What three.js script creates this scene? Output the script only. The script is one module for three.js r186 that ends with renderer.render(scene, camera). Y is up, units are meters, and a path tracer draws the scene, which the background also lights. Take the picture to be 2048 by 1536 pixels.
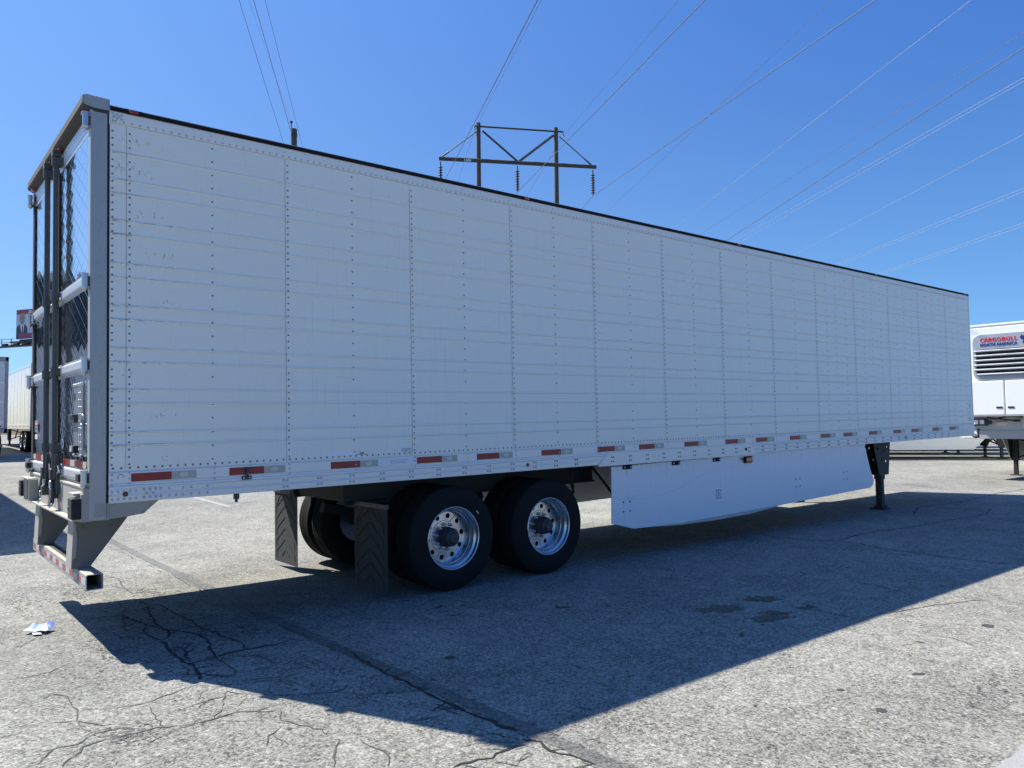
import * as THREE from 'three';
import { mergeGeometries } from 'three/addons/utils/BufferGeometryUtils.js';
import { RoundedBoxGeometry } from 'three/addons/geometries/RoundedBoxGeometry.js';
import { FontLoader } from 'three/addons/loaders/FontLoader.js';
import { TextGeometry } from 'three/addons/geometries/TextGeometry.js';

// ---------------------------------------------------------------- camera, sky, sun, exposure
const scene = new THREE.Scene();
const CAM = [-1.189, 1.631, 6.101];
const camera = new THREE.PerspectiveCamera(53.14, 4 / 3, 0.1, 3000);
camera.position.set(...CAM);
camera.rotation.set(0.0492, -0.6905, -0.009, 'YXZ');
const EXPOSURE = 1.85;
const renderer = new THREE.WebGLRenderer({ antialias: true });
renderer.toneMapping = THREE.LinearToneMapping;
renderer.toneMappingExposure = EXPOSURE;
renderer.shadowMap.enabled = true;
const SUN = new THREE.Vector3(-0.35, 1, -0.765).normalize();
{ // clear blue sky: deeper with height and away from the sun, pale at the horizon
  const W = 1024, H = 512, d = new Float32Array(W * H * 4), v = new THREE.Vector3();
  for (let j = 0; j < H; j++) for (let i = 0; i < W; i++) {
    const el = ((j + 0.5) / H - 0.5) * Math.PI, az = ((i + 0.5) / W - 0.5) * 2 * Math.PI;
    v.set(Math.cos(el) * Math.cos(az), Math.sin(el), Math.cos(el) * Math.sin(az));
    const g = THREE.MathUtils.radToDeg(Math.acos(THREE.MathUtils.clamp(v.dot(SUN), -1, 1)));
    const k = 1.53 * Math.exp(-((g / 52) ** 2)), w = Math.exp(-Math.max(0, THREE.MathUtils.radToDeg(el)) / 13);
    const c = [0.002 + 0.125 * k + w * (0.30 + 0.24 * k), 0.08 + 0.258 * k + w * (0.63 + 0.1 * k), 0.49 + 0.41 * k + w * 0.66];
    for (let q = 0; q < 3; q++) d[(j * W + i) * 4 + q] = c[q] / EXPOSURE;
    d[(j * W + i) * 4 + 3] = 1;
  }
  const t = new THREE.DataTexture(d, W, H, THREE.RGBAFormat, THREE.FloatType);
  t.mapping = THREE.EquirectangularReflectionMapping; t.magFilter = t.minFilter = THREE.LinearFilter; t.needsUpdate = true;
  scene.background = t; scene.environment = t;
}
const sun = new THREE.DirectionalLight(new THREE.Color().setRGB(1, 0.955, 0.88), 5);
sun.position.copy(SUN).multiplyScalar(60).add(new THREE.Vector3(8, 0, -4)); sun.target.position.set(8, 0, -4);
sun.castShadow = true; sun.shadow.mapSize.set(4096, 4096);
Object.assign(sun.shadow.camera, { left: -40, right: 40, top: 40, bottom: -40, near: 1, far: 160 });
scene.add(sun, sun.target);

// ---------------------------------------------------------------- helpers
let seed = 7;
const rnd = () => { seed = (seed * 1664525 + 1013904223) >>> 0; return seed / 4294967296; };
const rr = (a, b) => a + (b - a) * rnd();
const hash = (x, y) => { let h = (x * 374761393 + y * 668265263) | 0; h = Math.imul(h ^ (h >>> 13), 1274126177); return ((h ^ (h >>> 16)) >>> 0) / 4294967296; };
const sm = (t) => t * t * (3 - 2 * t), clamp = THREE.MathUtils.clamp;
const noise = (x, y) => { const i = Math.floor(x), j = Math.floor(y), u = sm(x - i), v = sm(y - j);
  return (hash(i, j) * (1 - u) + hash(i + 1, j) * u) * (1 - v) + (hash(i, j + 1) * (1 - u) + hash(i + 1, j + 1) * u) * v; };
const fbm = (x, y, n = 4) => { let s = 0, a = 0.5, t = 0; for (let k = 0; k < n; k++) { s += a * noise(x, y); t += a; a *= 0.5; x = x * 2.03 + 11.3; y = y * 2.03 + 5.7; } return s / t; };
const taken = {};
const numbered = (n) => { const k = taken[n] = (taken[n] ?? -1) + 1; return k ? n + '_' + String(k).padStart(3, '0') : n; };
const C = (r, g, b) => new THREE.Color().setRGB(r, g, b);
const M = (r, g, b, rough = 0.6, metal = 0, extra = {}) => new THREE.MeshPhysicalMaterial({ color: C(r, g, b), roughness: rough, metalness: metal, ...extra });
const flat = (g) => { const o = g.index ? g.toNonIndexed() : g; for (const k of Object.keys(o.attributes)) if (!['position', 'normal', 'uv'].includes(k)) o.deleteAttribute(k); return o; };
const merge = (a) => (a.length === 1 ? a[0] : mergeGeometries(a.map(flat)));
function part(name, geos, mat, parent) { const m = new THREE.Mesh(Array.isArray(geos) ? merge(geos) : geos, mat); m.name = name; m.castShadow = m.receiveShadow = true; parent.add(m); return m; }
function group(name, parent) { const g = new THREE.Group(); g.name = name; parent.add(g); return g; }
function thing(name, label, category, grp) { const g = new THREE.Group(); g.name = numbered(name); g.userData = { label, category }; if (grp) g.userData.group = grp; scene.add(g); return g; }
function thingMesh(name, geos, mat, label, category, grp) { const m = part(numbered(name), geos, mat, scene); m.userData = { label, category }; if (grp) m.userData.group = grp; return m; }
function copyOf(o, label, grp) { const c = o.clone(); c.name = numbered(o.name.replace(/_\d{3}$/, '')); c.userData = { ...o.userData, label }; if (grp) c.userData.group = grp; scene.add(c); return c; }
// box by its extents, with an optional chamfer
function bx(x0, x1, y0, y1, z0, z1, r = 0) {
  const w = Math.abs(x1 - x0), h = Math.abs(y1 - y0), d = Math.abs(z1 - z0);
  const g = r ? new RoundedBoxGeometry(w, h, d, 2, Math.min(r, w / 2.1, h / 2.1, d / 2.1)) : new THREE.BoxGeometry(w, h, d);
  return g.translate((x0 + x1) / 2, (y0 + y1) / 2, (z0 + z1) / 2);
}
const vec = (a) => new THREE.Vector3(...a);
function bar(a, b, r, n = 10, r2 = r) { // round bar between two points
  const A = vec(a), B = vec(b), g = new THREE.CylinderGeometry(r2, r, A.distanceTo(B), n);
  g.applyQuaternion(new THREE.Quaternion().setFromUnitVectors(new THREE.Vector3(0, 1, 0), B.clone().sub(A).normalize()));
  return g.translate((A.x + B.x) / 2, (A.y + B.y) / 2, (A.z + B.z) / 2);
}
function beam(a, b, w, h) { // square beam between two points
  const A = vec(a), B = vec(b), g = new THREE.BoxGeometry(w, A.distanceTo(B), h);
  g.applyQuaternion(new THREE.Quaternion().setFromUnitVectors(new THREE.Vector3(0, 1, 0), B.clone().sub(A).normalize()));
  return g.translate((A.x + B.x) / 2, (A.y + B.y) / 2, (A.z + B.z) / 2);
}
const tube = (pts, r, n = 24, k = 8) => new THREE.TubeGeometry(new THREE.CatmullRomCurve3(pts.map(vec)), n, r, k);
// profile in (z, y) pushed along x
function pushX(prof, x0, x1, segs = 1) {
  const p = [], n = [], uv = [], L = [0];
  for (let i = 1; i < prof.length; i++) L.push(L[i - 1] + Math.hypot(prof[i][0] - prof[i - 1][0], prof[i][1] - prof[i - 1][1]));
  for (let i = 0; i < prof.length - 1; i++) {
    const [za, ya] = prof[i], [zb, yb] = prof[i + 1], l = Math.hypot(zb - za, yb - ya), nz = (ya - yb) / l, ny = (zb - za) / l;
    for (let s = 0; s < segs; s++) { const a = x0 + (x1 - x0) * s / segs, b = x0 + (x1 - x0) * (s + 1) / segs;
      for (const [x, z, y] of [[a, za, ya], [a, zb, yb], [b, zb, yb], [a, za, ya], [b, zb, yb], [b, za, ya]]) { p.push(x, y, z); n.push(0, ny, nz); uv.push(x, y); } }
  }
  const g = new THREE.BufferGeometry();
  g.setAttribute('position', new THREE.Float32BufferAttribute(p, 3)); g.setAttribute('normal', new THREE.Float32BufferAttribute(n, 3)); g.setAttribute('uv', new THREE.Float32BufferAttribute(uv, 2));
  return g;
}
// plate in the x-y plane of thickness t, its front face at z
function plate(pts, z, t, bevel = 0, holes = []) {
  const s = new THREE.Shape(pts.map(([x, y]) => new THREE.Vector2(x, y)));
  for (const [x, y, r] of holes) { const h = new THREE.Path(); h.absarc(x, y, r, 0, 7, true); s.holes.push(h); }
  return new THREE.ExtrudeGeometry(s, { depth: t - 2 * bevel, bevelEnabled: bevel > 0, bevelThickness: bevel, bevelSize: bevel, bevelOffset: -bevel, bevelSegments: 1, curveSegments: 10 }).translate(0, 0, z - t + bevel);
}
const RIVET = (() => { const g = new THREE.SphereGeometry(1, 7, 3, 0, Math.PI * 2, 0, Math.PI / 2); g.scale(1, 0.62, 1); return g; })();
const rivetZ = (x, y, z, r = 0.0062) => RIVET.clone().rotateX(Math.PI / 2).scale(r, r, r).translate(x, y, z);   // head towards +z
const rivetX = (x, y, z, r = 0.0062) => RIVET.clone().rotateZ(Math.PI / 2).scale(r, r, r).translate(x, y, z);   // head towards -x
function stuff(m) { m.userData.kind = 'stuff'; return m; }
function canvasTex(w, h, draw, srgb = true) { const c = document.createElement('canvas'); c.width = w; c.height = h; draw(c.getContext('2d'), w, h); const t = new THREE.CanvasTexture(c); if (srgb) t.colorSpace = THREE.SRGBColorSpace; t.magFilter = THREE.LinearFilter; return t; }
// flat print on the side (faces +z) or on the doors (faces -x)
function printZ(name, x0, x1, y0, y1, z, mat, parent) { const g = new THREE.BoxGeometry(x1 - x0, y1 - y0, 0.0012).translate((x0 + x1) / 2, (y0 + y1) / 2, z); return part(name, g, mat, parent); }
function printX(name, z0, z1, y0, y1, x, mat, parent) { const g = new THREE.BoxGeometry(z1 - z0, y1 - y0, 0.0012).rotateY(-Math.PI / 2).translate(x, (y0 + y1) / 2, (z0 + z1) / 2); return part(name, g, mat, parent); }
const SRGB = (v) => (v <= 0.0031308 ? v * 12.92 : 1.055 * v ** (1 / 2.4) - 0.055);
// tileable blurred noise, one value a texel
function grainField(n, r, passes = 1) {
  let a = new Float32Array(n * n); for (let i = 0; i < a.length; i++) a[i] = rnd();
  for (let p = 0; p < passes; p++) for (const dir of [1, n]) { const b = new Float32Array(n * n);
    for (let j = 0; j < n; j++) { let s = 0; const at = (i) => { const q = (i + n) % n; return dir === 1 ? j * n + q : q * n + j; };
      for (let i = -r; i <= r; i++) s += a[at(i)]; for (let i = 0; i < n; i++) { b[at(i)] = s / (2 * r + 1); s += a[at(i + r + 1)] - a[at(i - r)]; } } a = b; }
  let m = 0, q = 0; for (const v of a) { m += v; q += v * v; } m /= a.length; q = Math.sqrt(q / a.length - m * m);
  for (let i = 0; i < a.length; i++) a[i] = (a[i] - m) / q;
  return a;
}

// ---------------------------------------------------------------- materials
const asphaltTex = (() => {
  const n = 2048, raw = grainField(n, 0, 0), fine = grainField(n, 1, 1), mid = grainField(n, 2, 2), big = grainField(n, 14, 2), wide = grainField(n, 70, 2);
  const c = new Uint8Array(n * n * 4), b = new Uint8Array(n * n * 4);
  for (let i = 0; i < n * n; i++) {
    const s = 0.55 * raw[i] + 0.65 * fine[i] + 0.32 * mid[i];                                  // pale stones in darker binder
    let v = 0.2 + 0.09 * clamp(s, -1.7, 2.4) + 0.012 * big[i] + 0.010 * wide[i]; v = clamp(v, 0.035, 0.6);
    const t = 0.012 * mid[(i + 777) % (n * n)];
    c[i * 4] = 255 * SRGB(v * (1.025 + t)); c[i * 4 + 1] = 255 * SRGB(v); c[i * 4 + 2] = 255 * SRGB(v * (0.86 - t)); c[i * 4 + 3] = 255;
    const h = clamp(128 + 38 * s + 10 * big[i], 0, 255); b[i * 4] = b[i * 4 + 1] = b[i * 4 + 2] = h; b[i * 4 + 3] = 255;
  }
  const mk = (d, s) => { const t = new THREE.DataTexture(d, n, n); t.wrapS = t.wrapT = THREE.RepeatWrapping; t.magFilter = t.minFilter = THREE.LinearFilter; if (s) t.colorSpace = THREE.SRGBColorSpace; t.needsUpdate = true; return t; };
  return { map: mk(c, true), bumpMap: mk(b, false) };
})();
const asphalt = new THREE.MeshStandardMaterial({ ...asphaltTex, bumpScale: 0.0022, roughness: 0.95, vertexColors: true });
const sealer = new THREE.MeshStandardMaterial({ color: C(0.52, 0.53, 0.55), ...asphaltTex, bumpScale: 0.001, roughness: 0.8 });
const crackMat = M(0.022, 0.021, 0.019, 1), thinCrack = M(0.075, 0.072, 0.064, 1);
const oilWet = new THREE.MeshStandardMaterial({ color: C(0.34, 0.34, 0.3), ...asphaltTex, bumpScale: 0.002, roughness: 0.7 });
const oilMat = M(0.05, 0.048, 0.045, 0.75);
const patchDark = new THREE.MeshStandardMaterial({ color: C(0.55, 0.55, 0.58), ...asphaltTex, bumpScale: 0.004, roughness: 0.9 });
const linePaint = new THREE.MeshStandardMaterial({ color: C(0.29, 0.29, 0.27), bumpMap: asphaltTex.bumpMap, bumpScale: 0.004, roughness: 0.85 });
const worn = (w, h, paint) => canvasTex(w, h, (g) => { g.fillStyle = '#ececec'; g.fillRect(0, 0, w, h); paint(g); });
const panelWaves = (() => { // slight oil-canning of the thin sheet
  seed = 55; const n = 256, a = grainField(n, 11, 3), b = grainField(n, 3, 3), d = new Uint8Array(n * n * 4);
  for (let i = 0; i < n * n; i++) { d[i * 4] = d[i * 4 + 1] = d[i * 4 + 2] = clamp(128 + 36 * a[i] + 6 * b[i], 0, 255); d[i * 4 + 3] = 255; }
  const t = new THREE.DataTexture(d, n, n); t.wrapS = t.wrapT = THREE.RepeatWrapping; t.magFilter = t.minFilter = THREE.LinearFilter; t.needsUpdate = true; return t;
})();
const PAINT = { roughness: 0.34, metalness: 0, clearcoat: 0.25, clearcoatRoughness: 0.25, color: C(1, 1.01, 0.945), bumpMap: panelWaves, bumpScale: 0.0035 };
const white = M(0.76, 0.77, 0.72, 0.38, 0, { clearcoat: 0.2, clearcoatRoughness: 0.3 });
const wallGrime = (k) => { seed = 100 + k; return canvasTex(512, 1024, (g, w, h) => {
  g.fillStyle = 'rgb(230,231,227)'; g.fillRect(0, 0, w, h);
  for (let i = 0; i < 260; i++) { g.fillStyle = `rgba(${rnd() < 0.6 ? '120,116,105' : '250,250,250'},${rr(0.01, 0.06)})`; const x = rr(0, w), y = rr(0, h); g.fillRect(x, y, rr(1, 4), rr(20, 160)); }
  for (let i = 0; i < 9; i++) { const x = rr(0, w), y = rr(0, h); for (let q = 0; q < 8; q++) { g.fillStyle = `rgba(128,122,108,${rr(0.004, 0.02)})`; g.fillRect(x + rr(-14, 14), y + rr(-10, 10), rr(1, 6), rr(10, 90)); } }
  for (let i = 0; i < 70; i++) { g.fillStyle = `rgba(90,92,95,${rr(0.05, 0.25)})`; g.fillRect(rr(0, w), rr(0, h), rr(1, 5), rr(1, 3)); }
  for (let i = 0; i < 6; i++) { g.strokeStyle = `rgba(95,96,98,${rr(0.1, 0.3)})`; g.lineWidth = rr(0.6, 1.6); const x = rr(0, w), y = rr(0, h); g.beginPath(); g.moveTo(x, y); g.lineTo(x + rr(20, 130), y + rr(-5, 5)); g.stroke(); }
}); };
const panelMats = [1, 2, 3, 4, 5].map((k) => { const t = wallGrime(k); t.wrapS = t.wrapT = THREE.RepeatWrapping; return new THREE.MeshPhysicalMaterial({ map: t, ...PAINT }); });
const RIDGES = [3.672, 3.472, 3.37, 3.172, 3.068, 2.854, 2.752, 2.545, 2.443, 2.235, 2.132, 1.932, 1.832, 1.622, 1.527];
const scuffed = (() => { // the rearmost panel: scuffs and grime along the ribs
  seed = 42; const X0 = 0.115, X1 = 1.445, Y0 = 1.335, Y1 = 3.885;
  const t = canvasTex(1024, 2048, (g, w, h) => {
    const px = (x) => (x - X0) / (X1 - X0) * w, py = (y) => (Y1 - y) / (Y1 - Y0) * h;
    g.fillStyle = 'rgb(228,229,225)'; g.fillRect(0, 0, w, h);
    for (let i = 0; i < 500; i++) { g.fillStyle = `rgba(120,116,105,${rr(0.01, 0.05)})`; g.fillRect(rr(0, w), rr(0, h), rr(1, 5), rr(20, 160)); }
    for (const y of RIDGES) { // dirt caught on the ribs, thickest at the post
      const end = rr(0.08, 0.6), dk = rr(0.35, 1);
      for (let i = 0; i < 46; i++) { const f = rnd() ** 1.7, x = 0.125 + f * end; g.fillStyle = `rgba(82,84,86,${rr(0.1, 0.5) * dk * (1 - 0.7 * f)})`; g.fillRect(px(x), py(y) + rr(-9, 5), rr(4, 26), rr(1, 3.5)); }
      for (let i = 0; i < 5; i++) { g.fillStyle = `rgba(66,68,72,${rr(0.3, 0.75) * dk})`; g.fillRect(px(rr(0.13, 0.13 + end * 0.8)), py(y) - rr(0, 6), rr(15, 60), rr(1, 2.5)); }
    }
    for (const [x, y, n, s, hgt] of [[0.17, 3.58, 16, 0.09, 0.08], [0.2, 3.6, 10, 0.12, 0.07], [0.33, 3.55, 5, 0.1, 0.05], [0.2, 3.79, 12, 0.12, 0.04], [0.33, 3.79, 5, 0.1, 0.03], [0.36, 3.25, 9, 0.16, 0.05], [0.42, 2.95, 12, 0.14, 0.04], [0.2, 2.05, 6, 0.08, 0.05], [0.18, 1.73, 9, 0.09, 0.06], [0.45, 1.74, 10, 0.14, 0.05], [0.48, 1.42, 4, 0.03, 0.04], [0.5, 2.6, 6, 0.2, 0.03]])
      for (let i = 0; i < n; i++) { g.fillStyle = `rgba(${rnd() < 0.8 ? '85,88,94' : '60,60,62'},${rr(0.15, 0.55)})`; g.fillRect(px(x + rr(-s / 2, s)), py(y + rr(-hgt, hgt) / 2), rr(1, 5), rr(6, hgt * 420)); }
    for (let i = 0; i < 120; i++) { g.fillStyle = `rgba(80,82,86,${rr(0.2, 0.5)})`; g.fillRect(rr(0, w * (0.25 + 0.75 * rnd())), rr(0, h), rr(1, 4), rr(1, 5)); }
  });
  t.repeat.set(1 / (X1 - X0), 1 / (Y1 - Y0)); t.offset.set(-X0 / (X1 - X0), -Y0 / (Y1 - Y0)); t.wrapS = t.wrapT = THREE.RepeatWrapping;
  return new THREE.MeshPhysicalMaterial({ map: t, ...PAINT });
})();
const brushed = (r, g, b, rough, metal, k) => { seed = 300 + k; const t = canvasTex(512, 512, (c, w, h) => { c.fillStyle = '#e8e8e8'; c.fillRect(0, 0, w, h); for (let i = 0; i < 900; i++) { c.fillStyle = `rgba(${rnd() < 0.5 ? '120,120,118' : '255,255,255'},${rr(0.02, 0.1)})`; c.fillRect(rr(0, w), rr(0, h), rr(2, 60), rr(1, 3)); } for (let i = 0; i < 120; i++) { c.fillStyle = `rgba(90,86,78,${rr(0.04, 0.18)})`; c.beginPath(); c.arc(rr(0, w), rr(0, h), rr(1, 9), 0, 7); c.fill(); } }); t.wrapS = t.wrapT = THREE.RepeatWrapping; return new THREE.MeshPhysicalMaterial({ map: t, color: C(r, g, b), roughness: rough, metalness: metal }); };
const railAlu = M(0.72, 0.73, 0.7, 0.4, 0.2);
const postSteel = brushed(0.47, 0.475, 0.46, 0.45, 0.35, 2);
const sillSteel = brushed(0.44, 0.415, 0.355, 0.7, 0.05, 3);
const legSteel = brushed(0.22, 0.21, 0.185, 0.75, 0.15, 4);
const bandAlu = M(0.74, 0.76, 0.78, 0.32, 0.55);
const quiltNormal = (() => { // pressed quilt: fine creases at 30 degrees either way, one tile 0.22 m by 0.127 m
  const w = 512, h = 296, d = new Uint8Array(w * h * 4), TW = 0.22, THt = 0.127;
  for (let j = 0; j < h; j++) for (let i = 0; i < w; i++) {
    const u = i / w, v = j / h; let nx = 0, ny = 0;
    for (const s of [1, -1]) { let f = (v + s * u) % 1; if (f < 0) f += 1; if (f > 0.5) f -= 1; const dist = f * THt * 0.866, k = (-Math.sign(dist) * 0.24 * Math.exp(-(((Math.abs(dist) - 0.0017) / 0.0016) ** 2)) - dist * 0.45) * (s > 0 ? 1 : 0.45); nx += k * 0.5 * s; ny += k * 0.866; }
    const l = Math.hypot(nx, ny, 1), o = (j * w + i) * 4; d[o] = 127.5 + 127.5 * nx / l; d[o + 1] = 127.5 + 127.5 * ny / l; d[o + 2] = 127.5 + 127.5 / l; d[o + 3] = 255;
  }
  const t = new THREE.DataTexture(d, w, h); t.wrapS = t.wrapT = THREE.RepeatWrapping; t.magFilter = t.minFilter = THREE.LinearFilter; t.needsUpdate = true; t.repeat.set(1 / TW, 1 / THt); return t;
})();
const mirror = M(0.78, 0.8, 0.82, 0.06, 1), quilted = M(0.78, 0.8, 0.82, 0.07, 1, { normalMap: quiltNormal });
const polished = M(0.66, 0.67, 0.68, 0.27, 1);
const chrome = M(0.52, 0.53, 0.54, 0.34, 0.85);
const galv = brushed(0.1, 0.112, 0.108, 0.62, 0.45, 5), visor = M(0.055, 0.05, 0.045, 0.8, 0.1);
const darkSteel = M(0.06, 0.062, 0.065, 0.5, 0.4);
const frameBlack = M(0.022, 0.023, 0.025, 0.6, 0);
const rubber = M(0.018, 0.018, 0.019, 0.85);
const flapRubber = M(0.037, 0.038, 0.038, 0.85);
const ribRubber = M(0.02, 0.02, 0.021, 0.85);
const tyreMat = M(0.0135, 0.0138, 0.0145, 0.9, 0, { specularIntensity: 0.45 });
const hubMat = M(0.05, 0.052, 0.054, 0.5, 0.3);
const rivetGrey = M(0.2, 0.205, 0.215, 0.5, 0.5);
const rivetDark = M(0.12, 0.12, 0.125, 0.5, 0.5);
const rivetAlu = M(0.5, 0.51, 0.54, 0.36, 0.6);
const capBlack = M(0.014, 0.0145, 0.015, 0.85, 0, { specularIntensity: 0.3 });
const tapeRed = M(0.26, 0.018, 0.018, 0.35), tapeWhite = M(0.42, 0.42, 0.36, 0.45), tapeOval = M(0.58, 0.58, 0.53, 0.45);
const lampRed = M(0.3, 0.02, 0.015, 0.25, 0, { clearcoat: 0.6 }), lampAmber = M(0.45, 0.11, 0.025, 0.25, 0, { clearcoat: 0.6 });
const underPaint = M(0.035, 0.035, 0.034, 0.8);
const skirtMat = (() => { seed = 60; const t = canvasTex(2048, 512, (g, w, h) => { // x 5.3 to 11.8, y 0.25 to 1.15
  g.fillStyle = 'rgb(226,228,230)'; g.fillRect(0, 0, w, h);
  for (let i = 0; i < 300; i++) { g.fillStyle = `rgba(120,120,115,${rr(0.01, 0.05)})`; g.fillRect(rr(0, w), rr(0, h), rr(1, 5), rr(15, 200)); }
  g.strokeStyle = 'rgba(95,97,102,0.3)'; g.lineWidth = 1.5; g.beginPath(); g.moveTo(90, 262); g.bezierCurveTo(230, 290, 360, 262, 520, 170); g.bezierCurveTo(620, 120, 720, 112, 800, 118); g.stroke();
  g.strokeStyle = 'rgba(90,92,96,0.3)'; g.lineWidth = 1.4; for (const y of [246, 254, 263]) { g.beginPath(); g.moveTo(60 + rr(0, 30), y); g.lineTo(150 + rr(0, 60), y + rr(-2, 4)); g.stroke(); }
  for (let i = 0; i < 40; i++) { g.fillStyle = `rgba(90,90,90,${rr(0.1, 0.35)})`; g.fillRect(rr(0, w), rr(h * 0.3, h), rr(1, 9), rr(1, 3)); }
  for (let i = 0; i < 46; i++) { g.fillStyle = `rgba(160,158,150,${rr(0.1, 0.3)})`; g.fillRect(i * 45 + rr(0, 20), rr(0, 40), rr(2, 5), rr(20, 110)); }
}); t.repeat.set(1 / 6.5, 1 / 0.9); t.offset.set(-5.3 / 6.5, -0.25 / 0.9); t.wrapS = t.wrapT = THREE.RepeatWrapping; return new THREE.MeshPhysicalMaterial({ map: t, roughness: 0.42, clearcoat: 0.15, clearcoatRoughness: 0.3 }); })();

// ---------------------------------------------------------------- the ground
const groundAt = (x, z) => { const a = clamp((-z - 6) / 1, 0, 60) * 0.014; return a * sm(clamp((22 - x) / 12, 0, 1)); };
{
  const grow = (from, to, step) => { const o = []; let s = step, v = from; while (v < to) { v += s; s *= 1.35; o.push(v); } return o; };
  const line = (a, b, lo, hi) => { const f = []; for (let v = a; v <= b + 1e-6; v += 0.35) f.push(v); return [...grow(-a, -lo, 0.4).map((v) => -v).reverse(), ...f, ...grow(b, hi, 0.4)]; };
  const xs = line(-9, 30, -700, 900), zs = line(-42, 10, -900, 400), p = [], n = [], uv = [], col = [], idx = [];
  for (const z of zs) for (const x of xs) {
    p.push(x, groundAt(x, z), z); uv.push(x / 7, z / 7);
    const k = 0.82 + 0.34 * fbm(x * 0.6 + 3, z * 0.9, 5) + 0.12 * (fbm(x * 0.12, z * 0.12 + 40) - 0.5), t = 0.03 * (noise(x * 0.3, z * 0.3) - 0.5);
    col.push(k * (1 + t), k, k * (1 - t));
  }
  for (let j = 0; j < zs.length - 1; j++) for (let i = 0; i < xs.length - 1; i++) { const a = j * xs.length + i, b = a + 1, c = a + xs.length, d = c + 1; idx.push(a, c, b, b, c, d); }
  const g = new THREE.BufferGeometry(); g.setIndex(idx);
  g.setAttribute('position', new THREE.Float32BufferAttribute(p, 3)); g.setAttribute('uv', new THREE.Float32BufferAttribute(uv, 2)); g.setAttribute('color', new THREE.Float32BufferAttribute(col, 3)); g.computeVertexNormals();
  var ground = part('ground', g, asphalt, scene); ground.userData = { kind: 'structure', label: 'cracked pale grey asphalt of the trailer yard' };
}
// ribbon on the ground along a list of x, z points: [x, z, half width] rows
function ribbon(rows, y) {
  const p = [], uv = [], idx = [];
  rows.forEach(([x, z, w], i) => { const a = rows[Math.max(0, i - 1)], b = rows[Math.min(rows.length - 1, i + 1)], l = Math.hypot(b[0] - a[0], b[1] - a[1]) || 1, nx = -(b[1] - a[1]) / l, nz = (b[0] - a[0]) / l;
    for (const s of [-1, 1]) { const X = x + nx * w * s, Z = z + nz * w * s; p.push(X, groundAt(X, Z) + y, Z); uv.push(X / 7, Z / 7); }
    if (i) { const k = i * 2; idx.push(k - 2, k - 1, k, k, k - 1, k + 1); } });
  const g = new THREE.BufferGeometry(); g.setIndex(idx); g.setAttribute('position', new THREE.Float32BufferAttribute(p, 3)); g.setAttribute('uv', new THREE.Float32BufferAttribute(uv, 2)); g.computeVertexNormals();
  const nn = g.attributes.normal; for (let i = 0; i < nn.count; i++) nn.setXYZ(i, 0, 1, 0); return g;
}
const rough2 = (pts, step, amp) => { const o = []; for (let i = 0; i < pts.length - 1; i++) { const [ax, az] = pts[i], [bx_, bz] = pts[i + 1], l = Math.hypot(bx_ - ax, bz - az), n = Math.max(1, Math.round(l / step)); for (let k = 0; k < n; k++) { const t = k / n, e = k ? amp : amp * 0.3; o.push([ax + (bx_ - ax) * t + rr(-e, e), az + (bz - az) * t + rr(-e, e)]); } } o.push(pts[pts.length - 1]); return o; };
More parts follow.
